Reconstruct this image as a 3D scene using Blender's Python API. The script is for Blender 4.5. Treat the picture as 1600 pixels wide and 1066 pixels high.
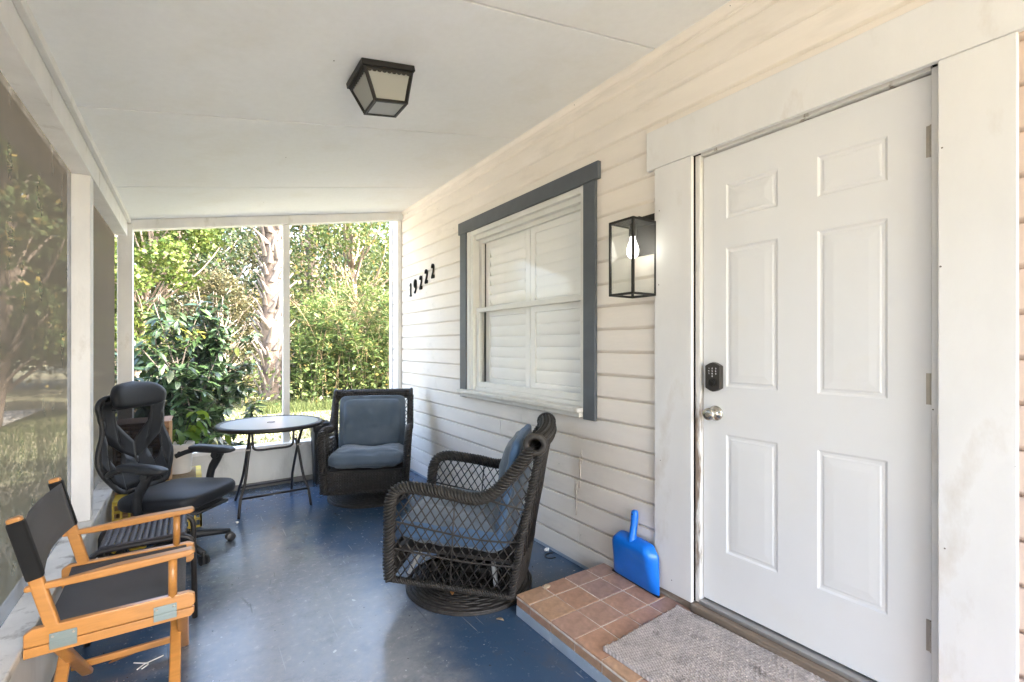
import bpy, bmesh, math, random
import numpy as np
from mathutils import Vector, Matrix, Euler, noise
PI = math.pi
random.seed(7)
for o in list(bpy.data.objects): bpy.data.objects.remove(o)
S = bpy.context.scene
C = S.collection

# ---------------------------------------------------------------- camera, sky, sun, exposure
cam = bpy.data.cameras.new('camera'); camo = bpy.data.objects.new('camera', cam); C.objects.link(camo)
cam.sensor_fit = 'HORIZONTAL'; cam.sensor_width = 36; cam.lens = 735/1600*36
cam.shift_y = 0.005; cam.clip_start = 0.05; cam.clip_end = 1000
camo.location = (0, 0, 1.32); camo.rotation_euler = (PI/2, 0, -math.atan(500/735))
S.camera = camo
SUN_EL, SUN_AZ = math.radians(45), math.radians(132)      # azimuth clockwise from +Y
w = bpy.data.worlds.new('World'); S.world = w; w.use_nodes = True
nt = w.node_tree; bg = nt.nodes['Background']
sky = nt.nodes.new('ShaderNodeTexSky'); sky.sky_type = 'NISHITA'; sky.sun_disc = False
sky.sun_elevation = SUN_EL; sky.sun_rotation = SUN_AZ; sky.air_density = 1.0; sky.dust_density = 6.0; sky.ozone_density = 0.3
nt.links.new(sky.outputs[0], bg.inputs[0]); bg.inputs[1].default_value = 0.15
sl = bpy.data.lights.new('sun', 'SUN'); sl.energy = 2.0; sl.angle = math.radians(0.5); sl.color = (1, 0.93, 0.82)
so = bpy.data.objects.new('sun', sl); C.objects.link(so)
sd = Vector((math.sin(SUN_AZ)*math.cos(SUN_EL), math.cos(SUN_AZ)*math.cos(SUN_EL), math.sin(SUN_EL)))
so.rotation_euler = sd.to_track_quat('Z', 'Y').to_euler(); so.location = sd*40
S.view_settings.view_transform = 'Standard'; S.view_settings.look = 'None'
S.view_settings.gamma = 1; S.view_settings.use_curve_mapping = False
S.view_settings.exposure = 4.72
S.render.engine = 'CYCLES'
S.cycles.max_bounces = 10; S.cycles.diffuse_bounces = 6; S.cycles.transparent_max_bounces = 16

# ---------------------------------------------------------------- materials
MATS = {}
def mat(name, col=(.5,.5,.5), rough=.5, metal=0, var=0, vscale=6, bump=0, bscale=60, col2=None, c2lo=.5, c2hi=.7, c2scale=3,
        spec=.5, sheen=0, coat=0, stretch=None, detail=6, spots=0, spotcol=(.12,.10,.085), spotr=.035):
    m = bpy.data.materials.new(name); m.use_nodes = True; n = m.node_tree.nodes; L = m.node_tree.links
    b = n['Principled BSDF']; b.inputs['Roughness'].default_value = rough; b.inputs['Metallic'].default_value = metal
    b.inputs['Specular IOR Level'].default_value = spec
    if sheen: b.inputs['Sheen Weight'].default_value = sheen; b.inputs['Sheen Roughness'].default_value = .4
    if coat: b.inputs['Coat Weight'].default_value = coat; b.inputs['Coat Roughness'].default_value = .15
    tc = n.new('ShaderNodeTexCoord'); src = tc.outputs['Object']
    if stretch:
        mp = n.new('ShaderNodeMapping'); mp.inputs['Scale'].default_value = stretch
        L.new(src, mp.inputs[0]); src = mp.outputs[0]
    cur = None
    def tex(sc, det=detail, rg=.6):
        t = n.new('ShaderNodeTexNoise'); t.inputs['Scale'].default_value = sc; t.inputs['Detail'].default_value = det
        t.inputs['Roughness'].default_value = rg; L.new(src, t.inputs['Vector']); return t.outputs['Fac']
    rgb = n.new('ShaderNodeRGB'); rgb.outputs[0].default_value = (*col, 1); cur = rgb.outputs[0]
    if col2 is not None:
        r = n.new('ShaderNodeMapRange'); r.inputs[1].default_value = c2lo; r.inputs[2].default_value = c2hi
        L.new(tex(c2scale), r.inputs[0])
        mx = n.new('ShaderNodeMix'); mx.data_type = 'RGBA'; L.new(r.outputs[0], mx.inputs[0]); L.new(cur, mx.inputs[6])
        mx.inputs[7].default_value = (*col2, 1); cur = mx.outputs[2]
    if var:
        r = n.new('ShaderNodeMapRange'); r.inputs[1].default_value = .3; r.inputs[2].default_value = .7
        r.inputs[3].default_value = 1-var; r.inputs[4].default_value = 1+var; L.new(tex(vscale), r.inputs[0])
        mx = n.new('ShaderNodeMix'); mx.data_type = 'RGBA'; mx.blend_type = 'MULTIPLY'; mx.inputs[0].default_value = 1
        cb = n.new('ShaderNodeCombineColor'); [L.new(r.outputs[0], cb.inputs[i]) for i in range(3)]
        L.new(cur, mx.inputs[6]); L.new(cb.outputs[0], mx.inputs[7]); cur = mx.outputs[2]
    if spots:                                    # scattered nail heads and fly specks
        vo = n.new('ShaderNodeTexVoronoi'); vo.inputs['Scale'].default_value = spots; L.new(tc.outputs['Object'], vo.inputs['Vector'])
        q1 = n.new('ShaderNodeMath'); q1.operation = 'LESS_THAN'; q1.inputs[1].default_value = spotr; L.new(vo.outputs['Distance'], q1.inputs[0])
        sc_ = n.new('ShaderNodeSeparateColor'); L.new(vo.outputs['Color'], sc_.inputs[0])
        q2 = n.new('ShaderNodeMath'); q2.operation = 'GREATER_THAN'; q2.inputs[1].default_value = .5; L.new(sc_.outputs[0], q2.inputs[0])
        q3 = n.new('ShaderNodeMath'); q3.operation = 'MULTIPLY'; L.new(q1.outputs[0], q3.inputs[0]); L.new(q2.outputs[0], q3.inputs[1])
        mx = n.new('ShaderNodeMix'); mx.data_type = 'RGBA'; L.new(q3.outputs[0], mx.inputs[0]); L.new(cur, mx.inputs[6]); mx.inputs[7].default_value = (*spotcol, 1); cur = mx.outputs[2]
    L.new(cur, b.inputs['Base Color'])
    if bump:
        bp = n.new('ShaderNodeBump'); bp.inputs['Strength'].default_value = bump; bp.inputs['Distance'].default_value = .01
        L.new(tex(bscale, 4), bp.inputs['Height']); L.new(bp.outputs[0], b.inputs['Normal'])
    MATS[name] = m; return m

def leafmat(name, c1, c2, trans=.35, rough=.5, spec=.22, yellow=None):
    c1 = tuple(v*.84 for v in c1); c2 = tuple(v*.84 for v in c2)
    m = bpy.data.materials.new(name); m.use_nodes = True; n = m.node_tree.nodes; L = m.node_tree.links
    b = n['Principled BSDF']; b.inputs['Roughness'].default_value = rough; b.inputs['Specular IOR Level'].default_value = spec
    g = n.new('ShaderNodeNewGeometry'); rp = n.new('ShaderNodeValToRGB')
    rp.color_ramp.elements[0].color = (*c1, 1); rp.color_ramp.elements[1].color = (*c2, 1)
    if yellow:
        rp.color_ramp.elements[1].position = .93
        e = rp.color_ramp.elements.new(.97); e.color = (*yellow, 1)
    L.new(g.outputs['Random Per Island'], rp.inputs[0]); L.new(rp.outputs[0], b.inputs['Base Color'])
    t = n.new('ShaderNodeBsdfTranslucent'); hs = n.new('ShaderNodeHueSaturation'); hs.inputs['Value'].default_value = 1.0
    hs.inputs['Hue'].default_value = .48
    L.new(rp.outputs[0], hs.inputs['Color']); L.new(hs.outputs[0], t.inputs[0])
    mx = n.new('ShaderNodeMixShader'); mx.inputs[0].default_value = trans
    L.new(b.outputs[0], mx.inputs[1]); L.new(t.outputs[0], mx.inputs[2]); L.new(mx.outputs[0], n['Material Output'].inputs[0])
    MATS[name] = m; return m

def screenmat(name, thru, col, tl=.4, vs=None):
    """woven insect screen: light passes through the holes, threads are matt"""
    m = bpy.data.materials.new(name); m.use_nodes = True; n = m.node_tree.nodes; L = m.node_tree.links
    d = n.new('ShaderNodeBsdfDiffuse'); d.inputs[0].default_value = (*col, 1)
    t = n.new('ShaderNodeBsdfTranslucent'); t.inputs[0].default_value = (*col, 1)
    m1 = n.new('ShaderNodeMixShader'); m1.inputs[0].default_value = tl; L.new(d.outputs[0], m1.inputs[1]); L.new(t.outputs[0], m1.inputs[2])
    tr = n.new('ShaderNodeBsdfTransparent'); m2 = n.new('ShaderNodeMixShader'); m2.inputs[0].default_value = thru
    if vs:
        tc = n.new('ShaderNodeTexCoord'); mp = n.new('ShaderNodeMapping'); mp.inputs['Scale'].default_value = (1, 3.2, 1.6)
        tx = n.new('ShaderNodeTexNoise'); tx.inputs['Scale'].default_value = 2.5; tx.inputs['Detail'].default_value = 9
        r = n.new('ShaderNodeMapRange'); r.inputs[1].default_value = .3; r.inputs[2].default_value = .7
        r.inputs[3].default_value = thru-vs; r.inputs[4].default_value = thru+vs
        L.new(tc.outputs['Object'], mp.inputs[0]); L.new(mp.outputs[0], tx.inputs['Vector']); L.new(tx.outputs['Fac'], r.inputs[0]); L.new(r.outputs[0], m2.inputs[0])
    L.new(m1.outputs[0], m2.inputs[1]); L.new(tr.outputs[0], m2.inputs[2]); L.new(m2.outputs[0], n['Material Output'].inputs[0])
    MATS[name] = m; return m

def glassmat(name, ior=1.45, tint=(.97,.98,.97), frost=0, fcol=(.8,.8,.78)):
    m = bpy.data.materials.new(name); m.use_nodes = True; n = m.node_tree.nodes; L = m.node_tree.links
    tr = n.new('ShaderNodeBsdfTransparent'); tr.inputs[0].default_value = (*tint, 1)
    gl = n.new('ShaderNodeBsdfGlossy'); gl.inputs['Roughness'].default_value = .02 + frost*.2
    fr = n.new('ShaderNodeFresnel'); fr.inputs[0].default_value = ior
    mx = n.new('ShaderNodeMixShader'); base = tr.outputs[0]
    if frost:
        tl = n.new('ShaderNodeBsdfTranslucent'); tl.inputs[0].default_value = (*fcol, 1)
        df = n.new('ShaderNodeBsdfDiffuse'); df.inputs[0].default_value = (*fcol, 1)
        a = n.new('ShaderNodeMixShader'); a.inputs[0].default_value = .55; L.new(df.outputs[0], a.inputs[1]); L.new(tl.outputs[0], a.inputs[2])
        f = n.new('ShaderNodeMixShader'); f.inputs[0].default_value = frost; L.new(tr.outputs[0], f.inputs[1]); L.new(a.outputs[0], f.inputs[2]); base = f.outputs[0]
    ge = n.new('ShaderNodeNewGeometry'); iv = n.new('ShaderNodeMath'); iv.operation = 'SUBTRACT'; iv.inputs[0].default_value = 1; L.new(ge.outputs['Backfacing'], iv.inputs[1])
    mu = n.new('ShaderNodeMath'); mu.operation = 'MULTIPLY'; L.new(fr.outputs[0], mu.inputs[0]); L.new(iv.outputs[0], mu.inputs[1])
    L.new(mu.outputs[0], mx.inputs[0]); L.new(base, mx.inputs[1]); L.new(gl.outputs[0], mx.inputs[2]); L.new(mx.outputs[0], n['Material Output'].inputs[0])
    MATS[name] = m; return m

def emitmat(name, col, st):
    m = bpy.data.materials.new(name); m.use_nodes = True; b = m.node_tree.nodes['Principled BSDF']
    b.inputs['Emission Color'].default_value = (*col, 1); b.inputs['Emission Strength'].default_value = st
    MATS[name] = m; return m

def floormat():
    m = mat('floor_paint', (.042,.082,.148), .42, col2=(.075,.105,.15), c2lo=.45, c2hi=.65, c2scale=2.2, bump=.04, bscale=25)
    n = m.node_tree.nodes; L = m.node_tree.links; b = n['Principled BSDF']
    old = b.inputs['Base Color'].links[0].from_socket
    tc = n.new('ShaderNodeTexCoord')
    # soft oval of grey around the floor middle, edge broken by noise
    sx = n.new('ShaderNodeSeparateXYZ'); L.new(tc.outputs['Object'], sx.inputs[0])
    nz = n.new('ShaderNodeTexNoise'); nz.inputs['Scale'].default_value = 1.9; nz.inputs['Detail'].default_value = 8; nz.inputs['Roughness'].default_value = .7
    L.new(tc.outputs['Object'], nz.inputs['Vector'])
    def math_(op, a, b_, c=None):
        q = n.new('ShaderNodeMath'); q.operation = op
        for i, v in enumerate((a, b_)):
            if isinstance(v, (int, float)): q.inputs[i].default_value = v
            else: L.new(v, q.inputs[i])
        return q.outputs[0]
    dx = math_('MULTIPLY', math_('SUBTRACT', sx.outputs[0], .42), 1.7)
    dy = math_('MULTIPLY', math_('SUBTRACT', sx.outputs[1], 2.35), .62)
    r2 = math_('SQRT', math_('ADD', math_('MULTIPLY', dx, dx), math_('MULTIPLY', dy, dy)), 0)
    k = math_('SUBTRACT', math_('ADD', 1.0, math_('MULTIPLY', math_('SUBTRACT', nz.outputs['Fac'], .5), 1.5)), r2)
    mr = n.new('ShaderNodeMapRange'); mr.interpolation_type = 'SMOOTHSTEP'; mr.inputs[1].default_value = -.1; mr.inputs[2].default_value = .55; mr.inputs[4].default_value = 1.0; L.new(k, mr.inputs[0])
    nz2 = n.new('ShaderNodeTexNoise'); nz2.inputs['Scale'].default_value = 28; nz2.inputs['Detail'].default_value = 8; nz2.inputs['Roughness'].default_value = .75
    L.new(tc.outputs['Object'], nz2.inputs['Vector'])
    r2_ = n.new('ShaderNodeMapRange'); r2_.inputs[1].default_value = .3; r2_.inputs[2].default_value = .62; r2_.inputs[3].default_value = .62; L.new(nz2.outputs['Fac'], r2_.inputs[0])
    grey_patch = math_('MULTIPLY', mr.outputs[0], r2_.outputs[0])
    mx = n.new('ShaderNodeMix'); mx.data_type = 'RGBA'; L.new(grey_patch, mx.inputs[0]); L.new(old, mx.inputs[6]); mx.inputs[7].default_value = (.275,.28,.285,1)
    # flecks of white paint and dark scuffs
    vo = n.new('ShaderNodeTexNoise'); vo.inputs['Scale'].default_value = 55; vo.inputs['Detail'].default_value = 3; L.new(tc.outputs['Object'], vo.inputs['Vector'])
    r3 = n.new('ShaderNodeMapRange'); r3.inputs[1].default_value = .74; r3.inputs[2].default_value = .76; L.new(vo.outputs['Fac'], r3.inputs[0])
    mx2 = n.new('ShaderNodeMix'); mx2.data_type = 'RGBA'; L.new(r3.outputs[0], mx2.inputs[0]); L.new(mx.outputs[2], mx2.inputs[6]); mx2.inputs[7].default_value = (.55,.58,.6,1)
    vs = n.new('ShaderNodeTexNoise'); vs.inputs['Scale'].default_value = 9; vs.inputs['Detail'].default_value = 6; vs.inputs['Distortion'].default_value = 1.2
    mp = n.new('ShaderNodeMapping'); mp.inputs['Scale'].default_value = (1, .35, 1); mp.inputs['Location'].default_value = (4, 2, 0); mp.inputs['Rotation'].default_value = (0, 0, .5)
    L.new(tc.outputs['Object'], mp.inputs[0]); L.new(mp.outputs[0], vs.inputs['Vector'])
    r4 = n.new('ShaderNodeMapRange'); r4.inputs[1].default_value = .66; r4.inputs[2].default_value = .74; r4.inputs[4].default_value = .6; L.new(vs.outputs['Fac'], r4.inputs[0])
    mx3 = n.new('ShaderNodeMix'); mx3.data_type = 'RGBA'; L.new(r4.outputs[0], mx3.inputs[0]); L.new(mx2.outputs[2], mx3.inputs[6]); mx3.inputs[7].default_value = (.045,.05,.055,1)
    cur = mx3.outputs[2]
    def mix_in(fac, col):
        nonlocal cur
        m_ = n.new('ShaderNodeMix'); m_.data_type = 'RGBA'; L.new(fac, m_.inputs[0]); L.new(cur, m_.inputs[6]); m_.inputs[7].default_value = (*col, 1); cur = m_.outputs[2]
    def chips(scale, rad, keep, col, seed):          # paint chips, grit, crumbs
        mp_ = n.new('ShaderNodeMapping'); mp_.inputs['Location'].default_value = (seed, seed*.7, 0); L.new(tc.outputs['Object'], mp_.inputs[0])
        wv_ = n.new('ShaderNodeTexNoise'); wv_.inputs['Scale'].default_value = scale*2.5; L.new(mp_.outputs[0], wv_.inputs['Vector'])
        ad = n.new('ShaderNodeVectorMath'); ad.operation = 'MULTIPLY_ADD'; ad.inputs[1].default_value = (.5/scale,)*3; L.new(wv_.outputs['Color'], ad.inputs[0]); L.new(mp_.outputs[0], ad.inputs[2])
        v_ = n.new('ShaderNodeTexVoronoi'); v_.inputs['Scale'].default_value = scale; L.new(ad.outputs[0], v_.inputs['Vector'])
        sc_ = n.new('ShaderNodeSeparateColor'); L.new(v_.outputs['Color'], sc_.inputs[0])
        mix_in(math_('MULTIPLY', math_('LESS_THAN', v_.outputs['Distance'], math_('MULTIPLY', sc_.outputs[1], rad)), math_('GREATER_THAN', sc_.outputs[0], keep)), col)
    def scratches(ang, sx_, thr, col, seed, amt):
        mp_ = n.new('ShaderNodeMapping'); mp_.inputs['Rotation'].default_value = (0, 0, ang); mp_.inputs['Scale'].default_value = (sx_, 1.6, 1); mp_.inputs['Location'].default_value = (seed, 0, 0); L.new(tc.outputs['Object'], mp_.inputs[0])
        t_ = n.new('ShaderNodeTexNoise'); t_.inputs['Scale'].default_value = 1.6; t_.inputs['Detail'].default_value = 3; t_.inputs['Distortion'].default_value = .4; L.new(mp_.outputs[0], t_.inputs['Vector'])
        r_ = n.new('ShaderNodeMapRange'); r_.inputs[1].default_value = thr; r_.inputs[2].default_value = thr+.03; r_.inputs[4].default_value = amt; L.new(t_.outputs['Fac'], r_.inputs[0]); mix_in(r_.outputs[0], col)
    gr = n.new('ShaderNodeTexNoise'); gr.inputs['Scale'].default_value = 4.5; gr.inputs['Detail'].default_value = 12; gr.inputs['Roughness'].default_value = .78; L.new(tc.outputs['Object'], gr.inputs['Vector'])
    g2 = n.new('ShaderNodeMapRange'); g2.inputs[1].default_value = .52; g2.inputs[2].default_value = .70; g2.inputs[4].default_value = .7; L.new(gr.outputs['Fac'], g2.inputs[0]); mix_in(g2.outputs[0], (.085,.090,.10))
    scratches(.4, 26, .70, (.42,.44,.46), 1.0, .5); scratches(-1.1, 30, .70, (.05,.055,.06), 5.0, .6); scratches(1.9, 34, .71, (.40,.42,.45), 9.0, .45)
    chips(11, .11, .68, (.55,.56,.56), 2.0); chips(24, .11, .80, (.50,.52,.53), 7.0); chips(30, .12, .6, (.035,.035,.035), 4.0)
    L.new(cur, b.inputs['Base Color'])
    rr = n.new('ShaderNodeMapRange'); rr.inputs[3].default_value = .14; rr.inputs[4].default_value = .36; L.new(nz2.outputs['Fac'], rr.inputs[0]); L.new(rr.outputs[0], b.inputs['Roughness'])
    return m

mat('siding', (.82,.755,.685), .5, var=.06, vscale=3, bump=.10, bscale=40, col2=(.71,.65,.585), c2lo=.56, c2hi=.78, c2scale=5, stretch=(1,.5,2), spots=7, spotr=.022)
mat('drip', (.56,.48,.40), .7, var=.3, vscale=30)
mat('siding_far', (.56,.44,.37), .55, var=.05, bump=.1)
mat('trim_white', (.75,.74,.73), .42, var=.04, vscale=5, bump=.10, bscale=50, col2=(.56,.51,.45), c2lo=.57, c2hi=.80, c2scale=6, stretch=(1,1,.45), spots=9, spotr=.026)
mat('door_paint', (.765,.765,.77), .36, var=.012, col2=(.74,.725,.705), c2lo=.55, c2hi=.8, c2scale=3)
mat('jamb_worn', (.68,.66,.63), .6, var=.1, bump=.35, bscale=40, col2=(.25,.19,.15), c2lo=.57, c2hi=.63, c2scale=11, stretch=(1,1,.18))
mat('threshold_wood', (.20,.15,.11), .7, var=.25, bump=.5, bscale=30, col2=(.42,.38,.33), c2lo=.55, c2hi=.66, c2scale=9, stretch=(1,.3,1))
mat('threshold_metal', (.45,.44,.43), .4, .8, var=.1)
mat('trim_grey', (.085,.095,.110), .45, var=.12, vscale=8, bump=.12, bscale=50)
mat('window_white', (.74,.73,.69), .4, var=.05, bump=.06, col2=(.6,.57,.5), c2lo=.62, c2hi=.8, c2scale=9)
mat('sill_white', (.70,.67,.61), .5, var=.08, bump=.2, bscale=50, col2=(.48,.43,.37), c2lo=.55, c2hi=.75, c2scale=8)
mat('shutter_white', (.88,.88,.86), .4, var=.015)
mat('dark_interior', (.03,.03,.03), .9)
mat('ceiling', (.88,.885,.89), .6, var=.018, vscale=30, bump=.08, bscale=60, col2=(.83,.82,.79), c2lo=.5, c2hi=.8, c2scale=2.5, spots=6, spotr=.022)
mat('porch_white', (.74,.73,.71), .5, var=.07, vscale=5, bump=.2, bscale=35, col2=(.50,.47,.42), c2lo=.60, c2hi=.75, c2scale=7, stretch=(1,1,.5))
mat('knee_white', (.66,.65,.61), .55, var=.08, bump=.2, bscale=25, col2=(.40,.39,.36), c2lo=.52, c2hi=.75, c2scale=5, stretch=(1,1,.35))
mat('base_dirty', (.17,.16,.15), .8, var=.3, bump=.3)
mat('sill_worn', (.62,.60,.55), .6, var=.12, bump=.4, bscale=22, col2=(.27,.24,.20), c2lo=.57, c2hi=.68, c2scale=9)
screenmat('screen_dense', .085, (.052,.043,.031), .5, .04)
screenmat('screen_grazing', .03, (.055,.046,.034), .5, .012)  # fixed low see-through stands in for the grazing view along this panel
screenmat('screen_clear', .93, (.06,.06,.055), .4)
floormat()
mat('black_metal', (.018,.016,.014), .45, .3, var=.1, bump=.08, bscale=80)
mat('bronze', (.06,.055,.05), .38, .7)
mat('nickel', (.55,.52,.46), .25, 1)
mat('hinge_metal', (.42,.38,.33), .4, .8, var=.15)
mat('key_white', (.8,.8,.8), .5)
glassmat('clear_glass'); glassmat('seeded_glass', frost=.035, fcol=(.9,.9,.9)); glassmat('frosted', frost=.8, fcol=(.64,.64,.60))
glassmat('table_glass', tint=(.9,.93,.93), frost=.93, fcol=(.90,.92,.93))  # pale diffuse frost paints in the bright sky reflected by the top
glassmat('window_glass', ior=1.22, tint=(1,1,1), frost=.03, fcol=(.85,.85,.8))
emitmat('bulb_lit', (1,.95,.86), .5)
mat('bulb_off', (.85,.83,.78), .3)
for i, c in enumerate([(.43,.245,.16), (.47,.29,.18), (.41,.25,.185), (.37,.235,.195), (.45,.265,.18)]):
    mat('tile%d' % i, c, .42, var=.32, vscale=14, bump=.1, bscale=30, col2=(.27,.17,.12), c2lo=.5, c2hi=.72, c2scale=11)
mat('grout', (.66,.59,.53), .8, var=.2, col2=(.42,.33,.27), c2lo=.5, c2hi=.65, c2scale=8, bump=.2)
mat('grout_stained', (.42,.30,.21), .8, var=.15)
mat('riser_paint', (.34,.41,.50), .6, var=.12, bump=.3, bscale=30, col2=(.55,.57,.58), c2lo=.6, c2hi=.7, c2scale=12)
mat('mat_grey', (.50,.45,.43), .95, var=.22, vscale=26, bump=.4, bscale=160, col2=(.22,.195,.18), c2lo=.56, c2hi=.72, c2scale=14)
def ribs():
    n = MATS['mat_grey'].node_tree.nodes; L = MATS['mat_grey'].node_tree.links; b = n['Principled BSDF']; old = b.inputs['Base Color'].links[0].from_socket
    tc = n.new('ShaderNodeTexCoord'); cur = old
    for rot, sc in ((.55, 9.5), (-.62, 9.5)):
        mp = n.new('ShaderNodeMapping'); mp.inputs['Rotation'].default_value = (0, 0, rot); L.new(tc.outputs['Object'], mp.inputs[0])
        wv = n.new('ShaderNodeTexWave'); wv.inputs['Scale'].default_value = sc*3.2; wv.inputs['Distortion'].default_value = 1.2; wv.inputs['Detail'].default_value = 2; L.new(mp.outputs[0], wv.inputs['Vector'])
        r = n.new('ShaderNodeMapRange'); r.inputs[3].default_value = .80; r.inputs[4].default_value = 1.14; L.new(wv.outputs['Fac'], r.inputs[0])
        cb = n.new('ShaderNodeCombineColor'); [L.new(r.outputs[0], cb.inputs[i]) for i in range(3)]
        mx = n.new('ShaderNodeMix'); mx.data_type = 'RGBA'; mx.blend_type = 'MULTIPLY'; mx.inputs[0].default_value = 1; L.new(cur, mx.inputs[6]); L.new(cb.outputs[0], mx.inputs[7]); cur = mx.outputs[2]
    L.new(cur, b.inputs['Base Color'])
ribs()
mat('blue_plastic', (.004,.17,.72), .34, coat=.15, var=.10, vscale=9, col2=(.03,.20,.66), c2lo=.55, c2hi=.75, c2scale=12)
mat('black_rubber', (.012,.012,.013), .6)
mat('wicker', (.027,.0225,.0185), .5, var=.4, vscale=40, bump=.3, bscale=120, col2=(.050,.043,.036), c2lo=.5, c2hi=.7, c2scale=30)
mat('wicker_core', (.022,.018,.015), .7)
mat('cushion_top_sheen', (.115,.150,.195), .85, var=.10, vscale=7, bump=.25, bscale=420, sheen=.25, col2=(.15,.175,.205), c2lo=.45, c2hi=.7, c2scale=4)  # greyer than the sides: sheen of light put into the cloth colour
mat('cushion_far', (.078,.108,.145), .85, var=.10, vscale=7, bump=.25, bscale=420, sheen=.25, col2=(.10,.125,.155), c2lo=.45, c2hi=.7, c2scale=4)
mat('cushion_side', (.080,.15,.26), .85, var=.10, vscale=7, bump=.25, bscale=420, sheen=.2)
mat('white_frame', (.36,.36,.35), .5, var=.1)
mat('office_fabric', (.010,.011,.014), .55, var=.15, bump=.15, bscale=300, sheen=.06, spec=.35)
mat('office_plastic', (.014,.015,.017), .5, bump=.1, bscale=200)
mat('castor', (.02,.02,.022), .4)
screenmat('office_mesh', .10, (.015,.016,.02), .1)
mat('wood_orange', (.46,.205,.05), .32, var=.13, vscale=5, bump=.06, bscale=40, coat=.3, stretch=(2,14,14))
mat('wood_end', (.62,.36,.16), .45, var=.1)
mat('canvas', (.030,.025,.025), .85, var=.12, bump=.3, bscale=500, sheen=.1)
mat('canvas_dark', (.006,.006,.006), .9, bump=.3, bscale=500)
mat('bracket', (.25,.30,.29), .4, .6, var=.1)
mat('strap', (.055,.048,.052), .55, var=.25, vscale=30, bump=.35, bscale=90)
mat('tube_dark', (.03,.027,.026), .4, .3)
mat('table_metal', (.022,.019,.018), .42, .3)
mat('bin_black', (.02,.02,.02), .5, bump=.3, bscale=60)
mat('bag_black', (.01,.01,.011), .3, bump=.2, bscale=30)
mat('hamper', (.30,.165,.09), .7, var=.2, vscale=14, bump=.2)
mat('hamper_light', (.46,.31,.19), .7, var=.15, vscale=14, bump=.2)
mat('yellow_plastic', (.62,.46,.06), .5, var=.1, col2=(.45,.33,.08), c2lo=.5, c2hi=.7, c2scale=9)
mat('woven_brown', (.22,.15,.07), .8, var=.3, vscale=40, bump=.5, bscale=90)
mat('pot_white', (.68,.66,.63), .4, var=.08)
mat('soil', (.04,.03,.02), .95, bump=.6)
mat('paper', (.8,.8,.78), .8)
mat('dry_leaf', (.36,.16,.05), .7, var=.2, vscale=40)
mat('dry_leaf_pale', (.6,.47,.33), .7, var=.2, vscale=40)
mat('bark', (.16,.125,.10), .9, var=.3, vscale=8, bump=.8, bscale=18, stretch=(1,1,.3))
mat('bark_dark', (.06,.05,.04), .9, var=.3, vscale=8, bump=.6, bscale=18)
mat('bark_pale', (.30,.26,.22), .9, var=.25, vscale=8, bump=.7, bscale=18, stretch=(1,1,.3))
mat('palm_bark', (.085,.065,.05), .9, var=.3, vscale=10, bump=.8, bscale=22)
mat('palm_boot', (.125,.105,.09), .85, var=.25, vscale=8, bump=.5, bscale=30)
mat('roof', (.12,.11,.10), .9, var=.2, bump=.4)
leafmat('leaf_glossy', (.008,.020,.010), (.030,.058,.022), .18, .34, .36, yellow=(.16,.15,.03))
leafmat('leaf_glossy_b', (.014,.034,.012), (.045,.080,.026), .2, .36, .36)
leafmat('leaf_yellowgreen', (.036,.074,.014), (.100,.128,.030), .38)
leafmat('leaf_mid', (.022,.050,.014), (.08,.10,.030), .35, yellow=(.25,.19,.06))
leafmat('leaf_dark', (.012,.030,.014), (.05,.068,.030), .3)
leafmat('leaf_olive', (.045,.055,.024), (.115,.105,.052), .35, yellow=(.20,.16,.085))
leafmat('leaf_feather', (.030,.070,.016), (.095,.128,.036), .4, yellow=(.20,.17,.07))
leafmat('leaf_dry', (.20,.15,.08), (.42,.33,.20), .3)
leafmat('leaf_pot', (.05,.12,.02), (.12,.22,.03), .35)
leafmat('leaf_lime', (.12,.20,.02), (.17,.25,.03), .4)
leafmat('grass_blade', (.045,.075,.024), (.115,.135,.05), .35, .6, .2)
def groundmat():
    m = mat('ground', (.16,.155,.09), .95, var=.25, vscale=3, bump=.6, bscale=20, col2=(.25,.21,.14), c2lo=.5, c2hi=.68, c2scale=.8)
    return m
groundmat()
mat('bounce_concrete', (.46,.44,.40), .9, var=.15, vscale=2, bump=.3, bscale=30, col2=(.34,.31,.27), c2lo=.5, c2hi=.7, c2scale=1.2)

T_ = Matrix.Translation
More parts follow.
